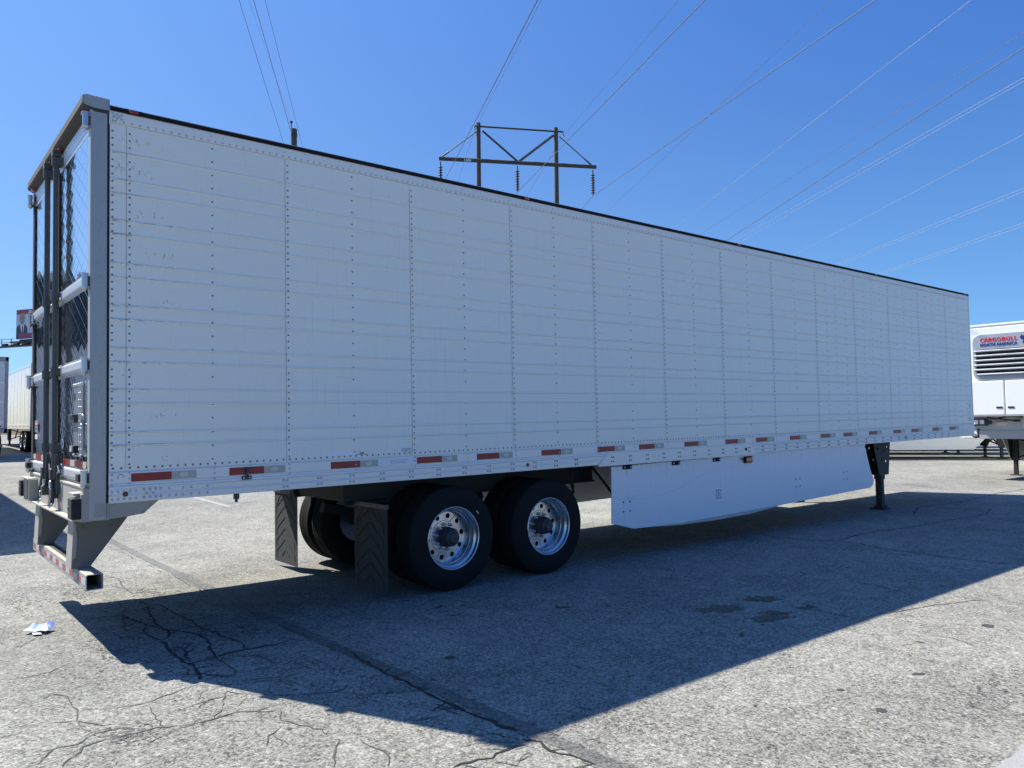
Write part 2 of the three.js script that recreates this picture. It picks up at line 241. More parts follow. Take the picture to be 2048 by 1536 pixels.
const CRACKS = [[9,0.56,-1.73,0.55,-1.42,0.49,-1.25,0.42,-0.92,0.37,-0.65,0.42,-0.52],[13,0.72,-1.67,0.75,-1.44,0.83,-1.37,0.83,-1.13,0.85,-0.83,0.84,-0.71,0.87,-0.58,0.85,-0.26,0.9,-0.11,0.9,0.05,0.93,0.14,0.95,0.33,0.91,0.49],[16,0.72,-1.41,0.66,-1.05,0.61,-0.71,0.62,-0.54,0.63,-0.41,0.71,-0.29,0.78,-0.1,0.76,0.2,0.71,0.35,0.68,0.54,0.79,0.51,0.9,0.5,0.94,0.51,1.16,0.53],[14,0.48,-1.17,0.51,-0.92,0.54,-0.69,0.58,-0.61,0.63,-0.42,0.61,-0.3,0.57,-0.21,0.51,-0.16,0.48,-0.26,0.47,-0.41,0.48,-0.55,0.53,-0.62],[18,0.51,-0.16,0.5,0.0,0.48,0.18,0.47,0.35,0.47,0.53,0.51,0.61,0.48,0.81,0.44,0.97],[10,0.49,0.06,0.57,0.19,0.67,0.09],[18,0.57,0.2,0.52,0.4,0.52,0.52],[9,0.51,0.55,0.58,0.57,0.69,0.52],[9,0.67,0.56,0.68,0.74,0.68,0.9,0.65,1.01,0.61,1.02,0.48,0.85],[8,0.84,-0.71,0.75,-0.51],[7,0.66,-1.05,0.77,-0.91,0.98,-0.81],[7,0.92,0.72,0.95,1.01],[6,0.32,-1.27,0.48,-1.21],[5,0.99,-4.64,1.35,-4.6],[5,0.81,-3.32,1.27,-3.32],[5,0.81,-2.2,1.09,-2.07,1.39,-1.95],[9,0.76,-3.21,0.83,-2.94,0.76,-2.48,0.76,-2.07,0.83,-2.06,0.9,-2.12],[7,0.69,-2.61,0.73,-2.39,0.8,-2.21],[5,-0.54,0.12,-0.5,0.15,-0.37,0.17,-0.26,0.14,-0.13,0.02,-0.0,0.07],[6,-0.03,-1.29,0.1,-1.29,0.17,-1.27,0.38,-1.23,0.45,-1.17],[5,-0.42,-1.09,-0.29,-1.04],[5,-0.34,-0.64,-0.3,-0.72,-0.21,-0.86],[5,-0.25,1.02,-0.15,1.12,-0.06,1.16,0.04,1.18,0.1,1.17,0.17,1.12,0.28,1.12],[6,-0.37,0.65,-0.33,0.63,-0.27,0.73,-0.27,0.83,-0.28,0.96,-0.26,1.03,-0.28,1.14,-0.3,1.22],[6,-0.44,1.16,-0.4,1.16,-0.3,1.22,-0.24,1.33,-0.18,1.41],[7,-0.54,1.54,-0.44,1.56,-0.36,1.58,-0.33,1.55,-0.26,1.48,-0.19,1.49,-0.12,1.49,-0.05,1.58],[9,-0.41,1.73,-0.34,1.63,-0.28,1.61,-0.19,1.62,-0.07,1.62,0.01,1.61,0.05,1.64,0.12,1.66],[6,0.07,1.24,0.06,1.41,0.04,1.48,0.05,1.64],[5,-0.1,1.81,-0.01,1.76,0.1,1.71],[7,-0.55,1.71,-0.49,1.59,-0.42,1.53],[7,-0.47,1.83,-0.42,1.74,-0.36,1.71],[9,0.12,1.67,0.17,1.69,0.29,1.69,0.43,1.67,0.54,1.77,0.63,1.79],[5,0.09,1.18,0.23,1.11,0.36,1.06,0.41,1.04],[6,0.38,1.55,0.46,1.38,0.5,1.3,0.57,1.42,0.69,1.55,0.94,1.72,1.08,1.77],[6,0.63,1.79,0.56,1.96,0.6,2.04,0.68,2.22,0.67,2.32],[5,0.37,2.24,0.43,2.12,0.54,2.02],[7,0.52,2.68,0.64,2.47,0.69,2.4],[7,0.48,0.82,0.53,0.93,0.6,1.04,0.64,1.05],[6,0.29,1.69,0.38,1.57],[22,1.45,1.07,1.42,1.31,1.4,1.63,1.42,1.9,1.41,2.09,1.4,2.28,1.41,2.43,1.43,2.68,1.43,2.84,1.46,2.92],[12,0.94,3.05,1.09,3.06,1.15,3.09,1.2,3.06,1.32,3.06,1.38,3.08],[14,1.4,3.01,1.46,3.1,1.42,3.22,1.46,3.31,1.48,3.45],[7,0.72,2.85,0.78,2.75,0.79,2.68,0.77,2.47],[7,1.01,1.9,1.11,1.91,1.27,1.98],[8,1.2,3.18,1.24,3.2,1.32,3.19],[6,5.0,1.06,5.61,0.65,6.15,0.58],[14,7.97,-1.24,8.31,-0.65,8.49,-0.22,8.51,0.52,8.77,0.87,9.32,0.81,9.83,0.78,10.75,0.96,12.29,1.03,13.31,1.12,14.27,0.86],[16,8.77,0.87,8.71,1.26,8.56,1.53,8.55,1.99,8.48,2.28,8.55,3.0],[18,12.45,0.29,13.52,-0.08,14.85,0.07,17.49,-0.07,18.86,-0.01],[7,6.41,2.3,6.34,2.59,6.28,2.87],[6,4.85,1.36,5.02,1.57,4.92,1.86],[8,5.02,2.35,5.03,2.54,5.02,2.79,5.03,3.01,5.27,3.02,5.51,3.1,5.91,3.19,6.55,3.42],[6,4.93,3.55,5.0,3.71,4.89,3.92]];
seed = 11;
for (const [w, ...c] of CRACKS) {
  const pts = []; for (let i = 0; i < c.length; i += 2) pts.push([c[i], c[i + 1]]);
  const r = rough2(pts, 0.055, 0.013), hw = w * (w > 9 ? 0.00056 : 0.00058), geos = [ribbon(r.map(([x, z], i) => [x, z, (i === 0 || i === r.length - 1 ? 0.0006 : hw * rr(0.45, 1.5))]), 0.003)];
  if (w > 8) for (let k = 0; k < r.length / 9; k++) { // short side cracks
    const s = r[Math.floor(rnd() * r.length)], a = rr(0, 7), l = rr(0.06, 0.22), q = rough2([s, [s[0] + Math.cos(a) * l, s[1] + Math.sin(a) * l]], 0.05, 0.012); geos.push(ribbon(q.map(([x, z], i) => [x, z, hw * 0.5 * (1 - i / q.length) + 0.0007]), 0.0035)); }
  part('crack', geos, w > 9 ? crackMat : thinCrack, ground);
}
seed = 17;
for (let k = 0; k < 150; k++) { // fine crazing around the broken patch, along the joint and in the sunlit corner
  const near = k < 60, lit = k > 85, x = near ? rr(0.4, 1.2) : lit ? rr(-0.4, 1.45) : rr(1.0, 1.4), z = near ? rr(-1.75, 1.4) : lit ? rr(0.9, 4.4) : rr(-0.5, 3.4), a = rr(0, 6.3), l = rr(0.12, 0.42), p = [[x, z]];
  for (let i = 1; i < 5; i++) { const q = p[i - 1], b = a + rr(-0.7, 0.7); p.push([q[0] + Math.cos(b) * l / 4, q[1] + Math.sin(b) * l / 4]); }
  const r = rough2(p, 0.04, 0.01); part('crack', ribbon(r.map(([X, Z], i) => [X, Z, Math.min(1, 3 * Math.min(i, r.length - 1 - i) / r.length + 0.15) * (lit ? rr(0.001, 0.0028) : rr(0.0012, 0.0045))]), 0.0022), lit ? thinCrack : crackMat, ground);
}
{ // sealed joint between two lanes of asphalt, straight away from the shadow's tip, and a second one further off
  const j = [[1.62, 6.5], [1.54, 3.55], [1.5, 2.5], [1.46, 1.5], [1.42, 0.3], [1.39, -0.6], [1.41, -2], [1.385, -3.6], [1.39, -5.2], [1.42, -8], [1.4, -14]];
  seed = 21; part('sealed_joint', ribbon(rough2(j, 0.04, 0.006).map(([x, z]) => [x, z, rr(0.048, 0.062)]), 0.002), sealer, ground);
  for (let k = 0; k < 26; k++) { const z = rr(-5.5, 3.6), x = 1.44 - 0.012 * -z * 0 + 0.02 * z - 0.075 + rr(-0.03, 0.02); const q = rough2([[x, z], [x + rr(-0.03, 0.03), z + rr(0.1, 0.35)]], 0.05, 0.012); part('crack', ribbon(q.map(([a, b]) => [a, b, rr(0.001, 0.006)]), 0.0045), thinCrack, ground); }
}
function blob(x, z, rx, rz, turn, y, jag = 0.18, n = 26) { const s = new THREE.Shape(); for (let i = 0; i < n; i++) { const a = i / n * 6.2832, k = 1 + rr(-jag, jag), px = Math.cos(a) * rx * k, pz = Math.sin(a) * rz * k, X = px * Math.cos(turn) - pz * Math.sin(turn), Z = px * Math.sin(turn) + pz * Math.cos(turn); i ? s.lineTo(X, -Z) : s.moveTo(X, -Z); } const g = new THREE.ShapeGeometry(s).rotateX(-Math.PI / 2).translate(x, groundAt(x, z) + y, z); const u = g.attributes.uv, q = g.attributes.position; for (let i = 0; i < u.count; i++) u.setXY(i, q.getX(i) / 8, q.getZ(i) / 8); return g; }
seed = 31;
for (const [x, z, a, b, t] of [[4.5, 2.07, 0.2, 0.11, 0.3], [5.06, 2.09, 0.17, 0.1, 0.5], [4.5, 2.5, 0.17, 0.09, 0.2], [4.68, 2.44, 0.1, 0.05, 0.9], [5.06, 2.52, 0.09, 0.035, 0.4]]) part('oil_stain', [blob(x, z, a, b, t, 0.0025, 0.3, 34), ...Array.from({ length: 9 }, () => blob(x + rr(-a, a) * 1.5, z + rr(-b, b) * 1.6, rr(0.01, 0.03), rr(0.008, 0.02), rr(0, 3), 0.0028, 0.3, 9))], oilWet, ground);
for (const [x, z, a, b] of [[5.56, 3.76, 0.05, 0.045], [3.18, 4.03, 0.035, 0.03], [3.97, 3.9, 0.045, 0.02], [3.32, 3.72, 0.022, 0.02], [4.71, 3.6, 0.03, 0.015], [2.71, 3.53, 0.016, 0.01], [1.91, 1.64, 0.045, 0.035], [2.6, 0.7, 0.035, 0.02], [2.57, -0.03, 0.05, 0.025], [2.88, 0.47, 0.03, 0.015], [2.54, 2.73, 0.02, 0.012], [1.62, 2.27, 0.02, 0.012], [3.81, 1.35, 0.03, 0.015], [4.45, 1.37, 0.03, 0.018], [0.0, 0.35, 0.018, 0.012], [-0.35, -0.7, 0.015, 0.01], [0.12, 0.06, 0.015, 0.01], [0.55, 2.1, 0.02, 0.012]]) part('tar_spot', blob(x, z, a, b, rr(0, 3), 0.0026, 0.15, 14), oilMat, ground);
for (const [x, z, a, b, t] of [[0.15, -0.15, 0.1, 0.3, 0.1], [-0.1, -2.35, 0.12, 0.5, 0], [0.35, -2.6, 0.12, 0.35, 0.3], [0.9, -2.0, 0.1, 0.3, 0.4], [-0.15, 1.6, 0.08, 0.12, 0], [2.1, 4.6, 0.25, 0.12, 0.6], [4.0, 4.3, 0.35, 0.15, 0.3]]) part('asphalt_stain', Array.from({ length: 110 }, (_, i) => blob(x + (rnd() + rnd() + rnd() - 1.5) * a * 1.4, z + (rnd() + rnd() + rnd() - 1.5) * b * 1.4, rr(0.004, 0.016), rr(0.004, 0.013), rr(0, 3), 0.0016 + i * 0.00001, 0.35, 7)), patchDark, ground);
// painted bay lines, worn
seed = 37;
for (const [a, b, w] of [[[4.1, -8.9], [4.12, -12.4], 0.055], [[2.4, 4.765], [7.5, 4.79], 0.065], [[8.2, -9.5], [8.2, -13], 0.055]]) part('painted_line', ribbon(rough2([a, b], 0.05, 0.004).map(([x, z]) => [x, z, w * rr(0.86, 1.06)]), 0.002), linePaint, ground);
{ // dry grass bank beyond the yard
  const g = new THREE.PlaneGeometry(150, 18, 120, 12).rotateX(-Math.PI / 2), q = g.attributes.position;
  for (let i = 0; i < q.count; i++) { const t = clamp(1 - Math.abs(q.getZ(i)) / 9, 0, 1); q.setY(i, sm(t) * (2.2 + 1.2 * fbm(q.getX(i) * 0.15, q.getZ(i) * 0.3)) - 0.15); }
  g.computeVertexNormals(); const b = part('hill', g.translate(10, 0.84, -85), M(0.13, 0.105, 0.06, 1), scene); b.userData = { kind: 'structure', label: 'low bank of dry brown grass beyond the yard' };
}

// ---------------------------------------------------------------- wheels shared by all trailers
const latheZ = (pts, n) => new THREE.LatheGeometry(pts.map(([r, a]) => new THREE.Vector2(r, a)), n).rotateX(Math.PI / 2);
const tyreGeo = (() => { const p = [[0.296, -0.024], [0.312, -0.012], [0.335, -0.006], [0.37, -0.001], [0.378, 0.002], [0.386, 0], [0.43, -0.002], [0.46, -0.009], [0.478, -0.02], [0.494, -0.028], [0.502, -0.036]];
  for (const c of [-0.085, -0.125, -0.165, -0.205]) p.push([0.505, c + 0.006], [0.492, c + 0.004], [0.492, c - 0.004], [0.505, c - 0.006]);
  p.push([0.502, -0.254], [0.494, -0.262], [0.478, -0.27], [0.46, -0.281], [0.43, -0.288], [0.37, -0.289], [0.335, -0.284], [0.296, -0.266]); return latheZ(p, 56); })();
const rimGeo = latheZ([[0.297, -0.03], [0.305, -0.02], [0.3065, -0.012], [0.303, -0.006], [0.298, -0.006], [0.293, -0.012], [0.289, -0.034], [0.283, -0.044], [0.272, -0.05], [0.266, -0.062], [0.264, -0.095], [0.26, -0.102], [0.25, -0.11], [0.246, -0.135], [0.243, -0.17], [0.24, -0.198]], 56);
const ring = (ro, ri, holes, z, t) => { const s = new THREE.Shape(); s.absarc(0, 0, ro, 0, Math.PI * 2); const h0 = new THREE.Path(); h0.absarc(0, 0, ri, 0, Math.PI * 2, true); s.holes.push(h0); for (const [x, y, r] of holes) { const h = new THREE.Path(); h.absarc(x, y, r, 0, Math.PI * 2, true); s.holes.push(h); } return new THREE.ExtrudeGeometry(s, { depth: t, bevelEnabled: true, bevelSize: 0.002, bevelThickness: 0.002, bevelSegments: 1, curveSegments: 20 }).translate(0, 0, z - t); };
const handHoles = Array.from({ length: 10 }, (_, i) => { const a = i * Math.PI / 5 + 0.12; return [Math.cos(a) * 0.203, Math.sin(a) * 0.203, 0.0255]; });
const discGeo = ring(0.242, 0.09, handHoles, -0.172, 0.012), flangeGeo = ring(0.158, 0.088, [], -0.163, 0.009);
const hubGeo = latheZ([[0, 0.002], [0.045, 0.002], [0.052, -0.004], [0.054, -0.022], [0.072, -0.026], [0.078, -0.032], [0.08, -0.07], [0.093, -0.078], [0.097, -0.1], [0.1, -0.185]], 32);
const nutGeo = mergeGeometries([new THREE.CylinderGeometry(0.016, 0.017, 0.03, 6).rotateX(Math.PI / 2).translate(0, 0, -0.147), new THREE.CylinderGeometry(0.008, 0.008, 0.045, 8).rotateX(Math.PI / 2).translate(0, 0, -0.13)]);
function makeWheel(parent, x, y, z, flip, full = true) {
  const w = group('wheel', parent); w.position.set(x, y, z); if (flip) w.rotation.y = Math.PI;
  part('tyre', tyreGeo, tyreMat, w);
  part('rim', full ? [rimGeo] : [rimGeo, latheZ([[0, -0.15], [0.242, -0.15]], 24)], polished, w);
  if (full) {
    part('disc', [discGeo, flangeGeo], polished, w); part('hub', hubGeo, hubMat, w);
    for (let i = 0; i < 10; i++) { const a = (i + 0.5) * Math.PI / 5 + 0.12; part('lug_nut', nutGeo, chrome, w).position.set(Math.cos(a) * 0.123, Math.sin(a) * 0.123, 0); }
    part('brake_drum', latheZ([[0.21, -0.28], [0.215, -0.215], [0.1, -0.2]], 32), darkSteel, w);
    for (const s of [1, -1]) part('valve_stem', bar([s * 0.03, s * 0.13, -0.15], [s * 0.075, s * 0.235, -0.06], 0.004, 6), chrome, w);
  }
  return w;
}

// ---------------------------------------------------------------- the big white trailer
const TH = 0.0123;
const trailer = thing('semi_trailer', 'long white riveted refrigerated semi trailer with quilted mirror doors casting the big shadow', 'semi trailer');
trailer.rotation.z = TH; trailer.position.set(3.7 - 3.7 * Math.cos(TH), -3.7 * Math.sin(TH), 0);
const LEN = 16.07, WID = 2.59, S0 = 0.2256, SP = 1.2192;
{
  const T = trailer;
  // closed box behind the skins
  part('near_wall_core', bx(0.05, LEN - 0.02, 1.14, 3.98, -0.06, -0.005), white, T);
  part('far_wall', [bx(0.05, LEN, 1.118, 4.0, -WID, -WID + 0.06)], white, T);
  part('front_wall', [bx(LEN - 0.06, LEN, 1.118, 4.0, -WID + 0.06, -0.012), bx(LEN - 0.03, LEN + 0.012, 1.12, 4.012, -0.05, 0.006, 0.004)], white, T);
  part('roof', [bx(0.08, LEN, 3.99, 4.008, -WID + 0.01, -0.031)], bandAlu, T);
  part('floor', bx(0.1, LEN - 0.02, 1.19, 1.3, -WID + 0.06, -0.06), underPaint, T);
  stuff(part('floor_crossmembers', Array.from({ length: 50 }, (_, i) => bx(0.6 + i * 0.305, 0.65 + i * 0.305, 1.12, 1.19, -WID + 0.06, -0.02)), underPaint, T));
  // ribbed side panels with a narrow joint between them
  const prof = [[0, 1.345]];
  for (const y of [...RIDGES].reverse()) prof.push([0, y - 0.0115], [0.004, y - 0.008], [0.0068, y - 0.0025], [0.0068, y + 0.0025], [0.004, y + 0.008], [0, y + 0.0115]);
  for (const y of [3.722, 3.758]) prof.push([0, y - 0.004], [0.0012, y], [0, y + 0.004]);
  prof.push([0, 3.882]);
  const edges = [0.112, S0, ...Array.from({ length: 13 }, (_, i) => S0 + SP * (i + 1))]; edges[14] = LEN - 0.02;
  for (let i = 0; i < 14; i++) {
    const a = edges[i] + 0.0028, b = edges[i + 1] - 0.0028, pm = i < 2 ? scuffed : panelMats[i % 5];
    const g = pushX(prof, a, b);
    if (i > 1) { const u = g.attributes.uv; for (let k = 0; k < u.count; k++) u.setXY(k, (u.getX(k) - a) / SP + i * 0.37, (u.getY(k) - 1.335) / 2.55); }
    const p = part('side_panel', g, pm, T);
    const rv = [];
    const col = (x, pitch, y0 = 1.39, y1 = 3.87) => { for (let y = y0; y < y1; y += pitch) rv.push(rivetZ(x, y, 0, 0.008)); };
    if (i === 0) col(0.132, 0.053);
    else { col(edges[i] + 0.022, 0.053); col(edges[i] + SP / 2 + 0.01, 0.1062, 1.4, 3.86); if (i > 8) { col(edges[i] + SP * 0.27, 0.1062, 1.45); col(edges[i] + SP * 0.77, 0.1062, 1.45); } }
    for (let x = a + 0.025; x < b; x += 0.0554) rv.push(rivetZ(x, 1.364, 0, 0.0088));
    stuff(part('rivets', rv, rivetGrey, p));
  }
  // top rail, black roof edge, marker lamps
  const tr = part('top_rail', [pushX([[-0.006, 3.888], [0.005, 3.888], [0.006, 3.891], [0.006, 3.968], [-0.01, 3.97]], 0.112, LEN)], white, T);
  { const rv = []; for (let x = 0.15; x < LEN - 0.05; x += 0.0554) rv.push(rivetZ(x, 3.902, 0.006, 0.009)); for (let i = 1; i < 27; i++) rv.push(rivetZ(S0 + i * SP / 2, 3.938, 0.006, 0.0075)); stuff(part('rivets', rv, rivetAlu, tr)); }
  for (const [x, y] of [[0.132, 3.955], [0.16, 3.952], [0.19, 3.95], [0.143, 3.938], [0.174, 3.936], [0.132, 3.925], [0.16, 3.922], [0.19, 3.92], [0.132, 3.9]]) part('collar_bolt', [rivetZ(x, y, 0.006, 0.0095), rivetZ(x, y, 0.009, 0.005)], rivetAlu, tr);
  part('roof_edge_trim', [pushX([[0.002, 3.976], [0.011, 3.978], [0.012, 4.004], [0.003, 4.011], [-0.03, 4.011]], 0.112, LEN + 0.005)], capBlack, T);
  part('roof_edge_bead', bx(0.112, LEN, 4.0115, 4.0145, -0.03, 0.001), bandAlu, T);
  for (const x of [0.27, 4.117, 7.978, 12.0, 15.86]) { const l = part('marker_light', bx(x - 0.033, x + 0.033, 3.98, 4.003, 0.01, 0.024, 0.008), x < 1 ? lampRed : lampAmber, T); part('lamp_base', bx(x - 0.062, x + 0.062, 3.975, 4.008, 0.008, 0.0155, 0.003), capBlack, l); }
  // bottom rail with rivets and reflective tape
  const br = part('bottom_rail', pushX([[-0.05, 1.116], [0.006, 1.116], [0.009, 1.119], [0.009, 1.162], [0.0125, 1.167], [0.0125, 1.173], [0.009, 1.178], [0.009, 1.212], [0.0145, 1.219], [0.0145, 1.231], [0.007, 1.24], [0.007, 1.2515], [-0.001, 1.2525], [-0.001, 1.2565], [0.006, 1.258], [0.006, 1.332], [0.003, 1.336], [-0.012, 1.337]], 0.112, LEN - 0.005), railAlu, T);
  { const rv = [], dk = [];
    for (let x = 1.413; x < 14.9; x += 0.3035) { if (x > 5.05 && x < 8.28) continue; for (const dx of [0, 0.032]) for (const y of [1.196, 1.146]) (x > 4.2 ? dk : rv).push(rivetZ(x + dx, y, 0.0088, x > 4.2 ? 0.0105 : 0.0125)); }
    for (const x of [14.95, 15.02, 15.09, 15.2, 15.27, 15.38, 15.45, 15.6, 15.75, 15.9]) for (const y of [1.196, 1.146]) dk.push(rivetZ(x, y, 0.0088, 0.008));
    for (const x of [0.132, 0.172, 0.212, 0.252, 0.292]) for (const y of [1.196, 1.142]) rv.push(rivetZ(x, y, 0.0088, 0.0105));
    for (const x of [0.132]) for (const y of [1.318, 1.28]) rv.push(rivetZ(x, y, 0.0055, 0.0105));
    rv.push(rivetZ(0.132, 1.24, 0.007, 0.0105));
    for (const x of [0.52, 0.57, 0.62, 0.68, 0.74, 0.8]) { rv.push(rivetZ(x, 1.145, 0.0088, 0.0105)); if (x !== 0.57 && x !== 0.74) rv.push(rivetZ(x, 1.196, 0.0088, 0.0105)); }
    for (let i = 0; i < 26; i++) { const x = S0 + 0.022 + i * SP / 2; for (const y of [1.325, 1.287]) rv.push(rivetZ(x, y, 0.0058, 0.0085)); rv.push(rivetZ(x, 1.247, 0.007, 0.008)); }
    stuff(part('rivets', rv, rivetAlu, br)); stuff(part('dark_bolts', dk, rivetDark, br)); }
  for (const [x, y] of [[0.345, 1.2], [0.385, 1.2], [0.425, 1.2], [0.46, 1.2], [0.363, 1.172], [0.405, 1.172], [0.345, 1.145], [0.385, 1.145], [0.425, 1.145], [0.46, 1.145]]) part('collar_bolt', [rivetZ(x, y, 0.0088, 0.0125), rivetZ(x, y, 0.013, 0.007)], rivetAlu, br);
  for (const x of [0.221, 4.059, 12.9]) { const l = part('side_marker', new THREE.CylinderGeometry(0.017, 0.019, 0.012, 16).rotateX(Math.PI / 2).translate(x, 1.176, 0.013), rubber, T); part('lens', new THREE.SphereGeometry(0.011, 12, 8).scale(1.2, 1, 0.5).translate(x, 1.176, 0.018), x > 1 ? lampAmber : lampRed, l); }
  const reds = [0.26, 0.97, 1.837, 2.706, 3.404, 4.258, 5.105, 5.81, 6.67, 7.539, 8.253, 9.127, 9.993, 10.704, 11.559, 12.456, 13.167, 14.061, 14.84];
  for (const x of reds) {
    part('red_reflector', bx(x, x + 0.28, 1.2625, 1.3225, 0.0055, 0.0078), tapeRed, T);
    const w = part('white_reflector', bx(x + 0.282, x + 0.46, 1.2625, 1.3225, 0.0055, 0.0076), tapeWhite, T);
    part('oval_mark', new THREE.CylinderGeometry(0.02, 0.02, 0.0012, 18).rotateX(Math.PI / 2).scale(1.6, 0.9, 1).translate(x + 0.37, 1.293, 0.0078), tapeOval, w);
  }
  part('ring_decal', new THREE.TorusGeometry(0.02, 0.002, 5, 20, 4).translate(0.19, 1.3, 0.007), rivetGrey, T);
  // door hold-back hook on the rail
  { const h = part('hold_back_hook', [bx(1.065, 1.145, 1.222, 1.252, 0.012, 0.02, 0.003), bx(1.098, 1.116, 1.24, 1.305, 0.014, 0.028, 0.004), bx(1.095, 1.125, 1.3, 1.315, 0.012, 0.05, 0.004)], galv, T); for (const x of [1.082, 1.128]) part('bolt', rivetZ(x, 1.237, 0.02, 0.009), rivetAlu, h); }
  // small prints on the wall
  const inkLines = (bg, ink, n) => canvasTex(256, 128, (g, w, hh) => { g.fillStyle = bg; g.fillRect(0, 0, w, hh); g.fillStyle = ink; for (let i = 0; i < n; i++) g.fillRect(14, 14 + i * (hh - 20) / n, w * rr(0.5, 0.88), 5); });
  seed = 5; const P = (t) => new THREE.MeshStandardMaterial({ map: t, roughness: 0.5 });
  printZ('blank_placard', 1.81, 2.065, 1.371, 1.405, 0.0008, M(0.8, 0.82, 0.86, 0.3), T);
  printZ('data_plate', 2.083, 2.195, 1.372, 1.399, 0.0008, P(canvasTex(256, 64, (g) => { g.fillStyle = '#d4d6d2'; g.fillRect(0, 0, 256, 64); g.fillStyle = '#8d918a'; g.fillRect(80, 8, 90, 40); g.fillStyle = '#50534f'; g.fillRect(6, 54, 244, 7); g.fillStyle = '#f2f2f0'; g.beginPath(); g.ellipse(40, 26, 30, 16, 0, 0, 7); g.fill(); g.beginPath(); g.ellipse(214, 26, 30, 16, 0, 0, 7); g.fill(); })), T);
  printZ('notice_label', 2.545, 2.66, 1.374, 1.413, 0.0008, P(canvasTex(256, 96, (g) => { g.fillStyle = '#cfd3d6'; g.fillRect(0, 0, 256, 96); g.fillStyle = '#6d7f96'; g.fillRect(8, 6, 230, 8); g.beginPath(); g.ellipse(34, 46, 24, 10, -0.3, 0, 7); g.fill(); for (let i = 0; i < 4; i++) g.fillRect(90, 26 + i * 16, rr(70, 140), 5); })), T);
  printZ('rail_notice', 2.3, 2.72, 1.267, 1.318, 0.0066, P(canvasTex(512, 64, (g) => { g.fillStyle = '#dfe3e8'; g.fillRect(0, 0, 512, 64); g.fillStyle = '#8595aa'; for (let i = 0; i < 3; i++) g.fillRect(150, 12 + i * 16, rr(150, 260), 4); g.fillStyle = '#4d6a94'; g.fillRect(440, 22, 22, 9); g.fillRect(470, 34, 16, 9); })), T);
  printZ('maker_emblem', 15.86, 15.945, 1.68, 1.775, 0.0008, P(canvasTex(128, 128, (g) => { g.fillStyle = '#dcdcda'; g.fillRect(0, 0, 128, 128); g.strokeStyle = '#8b929b'; g.lineWidth = 9; g.beginPath(); g.arc(64, 64, 50, 0, 7); g.stroke(); g.lineWidth = 7; g.beginPath(); g.moveTo(40, 40); g.lineTo(40, 72); g.quadraticCurveTo(64, 104, 88, 72); g.lineTo(88, 40); g.stroke(); })), T);
  printZ('small_notice', 15.84, 15.94, 1.56, 1.6, 0.0008, P(inkLines('#d5d6d4', '#8c9299', 4)), T);
  printZ('small_notice', 15.84, 15.95, 1.41, 1.5, 0.0008, P(inkLines('#d5d6d4', '#8c9299', 7)), T);

  // rear frame
  for (const s of [0, 1]) {
    const z0 = s ? -WID - 0.008 : -0.07, z1 = s ? -WID + 0.07 : 0.008;
    const c = part('corner_post', [bx(-0.012, 0.098, 1.005, 4.03, z0, z1, 0.008)], postSteel, T);
    if (s) part('edge_seal', bx(-0.017, -0.0125, 1.02, 3.93, -WID - 0.009, -WID + 0.072), rubber, c);
    if (!s) { part('post_channel', [bx(0.098, 0.113, 1.12, 4.0, -0.02, -0.001)], rubber, c); part('post_trim', [bx(0.1075, 0.1125, 3.87, 4.02, -0.002, 0.01)], bandAlu, c); part('weld_patch', [bx(0.02, 0.09, 1.03, 1.12, 0.0075, 0.0095, 0.001)], sillSteel, c); }
  }
  part('rear_header', plate([[0.11, 4.05], [-0.045, 4.055], [-0.064, 4.045], [-0.066, 3.99], [-0.056, 3.975], [0.012, 3.94], [0.11, 3.94]], 0.012, WID + 0.024, 0.003), visor, T);
  part('header_end', plate([[0.105, 4.046], [-0.043, 4.051], [-0.06, 4.042], [-0.062, 3.992], [-0.053, 3.978], [0.0, 3.965], [0.105, 3.965]], 0.0165, 0.005, 0.001), postSteel, T);
  part('header_plate', [bx(-0.008, 0.03, 3.835, 3.94, -WID + 0.06, -0.06), ...Array.from({ length: 34 }, (_, i) => bx(-0.011, -0.007, 3.85, 3.925, -0.12 - i * 0.07, -0.105 - i * 0.07))], bandAlu, T);
  for (const z of [-1.08, -1.29, -1.5, -0.12, -2.47]) part('marker_light', bx(-0.05, -0.02, 3.948, 3.968, z - 0.04, z + 0.04, 0.006), lampRed, T);
  // doors: quilted mirror sheet between aluminium bands
  const quilt = (z0, z1, y0, y1, amp, sz) => {
    const st = 0.0125, nz = Math.round((z1 - z0) / st), ny = Math.round((y1 - y0) / st), p = [], n = [], idx = [];
    const hgt = (z, y) => { const a = (z / sz + y / (sz * 1.35)), b = (z / sz - y / (sz * 1.35)); const t = Math.abs(Math.sin(Math.PI * a)) * Math.abs(Math.sin(Math.PI * b)); return amp * t + 0.0016 * (fbm(z * 5 + 9, y * 4 + 2, 2) - 0.5); };
    for (let j = 0; j <= ny; j++) for (let i = 0; i <= nz; i++) { const z = z0 + (z1 - z0) * i / nz, y = y0 + (y1 - y0) * j / ny, h = hgt(z, y), e = 0.003; p.push(-0.004 - h, y, z); const v = new THREE.Vector3(-1, -(hgt(z, y + e) - hgt(z, y - e)) / (2 * e), -(hgt(z + e, y) - hgt(z - e, y)) / (2 * e)).normalize(); n.push(v.x, v.y, v.z); }
    for (let j = 0; j < ny; j++) for (let i = 0; i < nz; i++) { const a = j * (nz + 1) + i, b = a + 1, c = a + nz + 1, d = c + 1; idx.push(a, b, c, b, d, c); }
    const g = new THREE.BufferGeometry(); g.setIndex(idx); g.setAttribute('position', new THREE.Float32BufferAttribute(p, 3)); g.setAttribute('normal', new THREE.Float32BufferAttribute(n, 3)); const uv = []; for (let i = 0; i < p.length; i += 3) uv.push(p[i + 2], p[i + 1]); g.setAttribute('uv', new THREE.Float32BufferAttribute(uv, 2)); return g;
  };
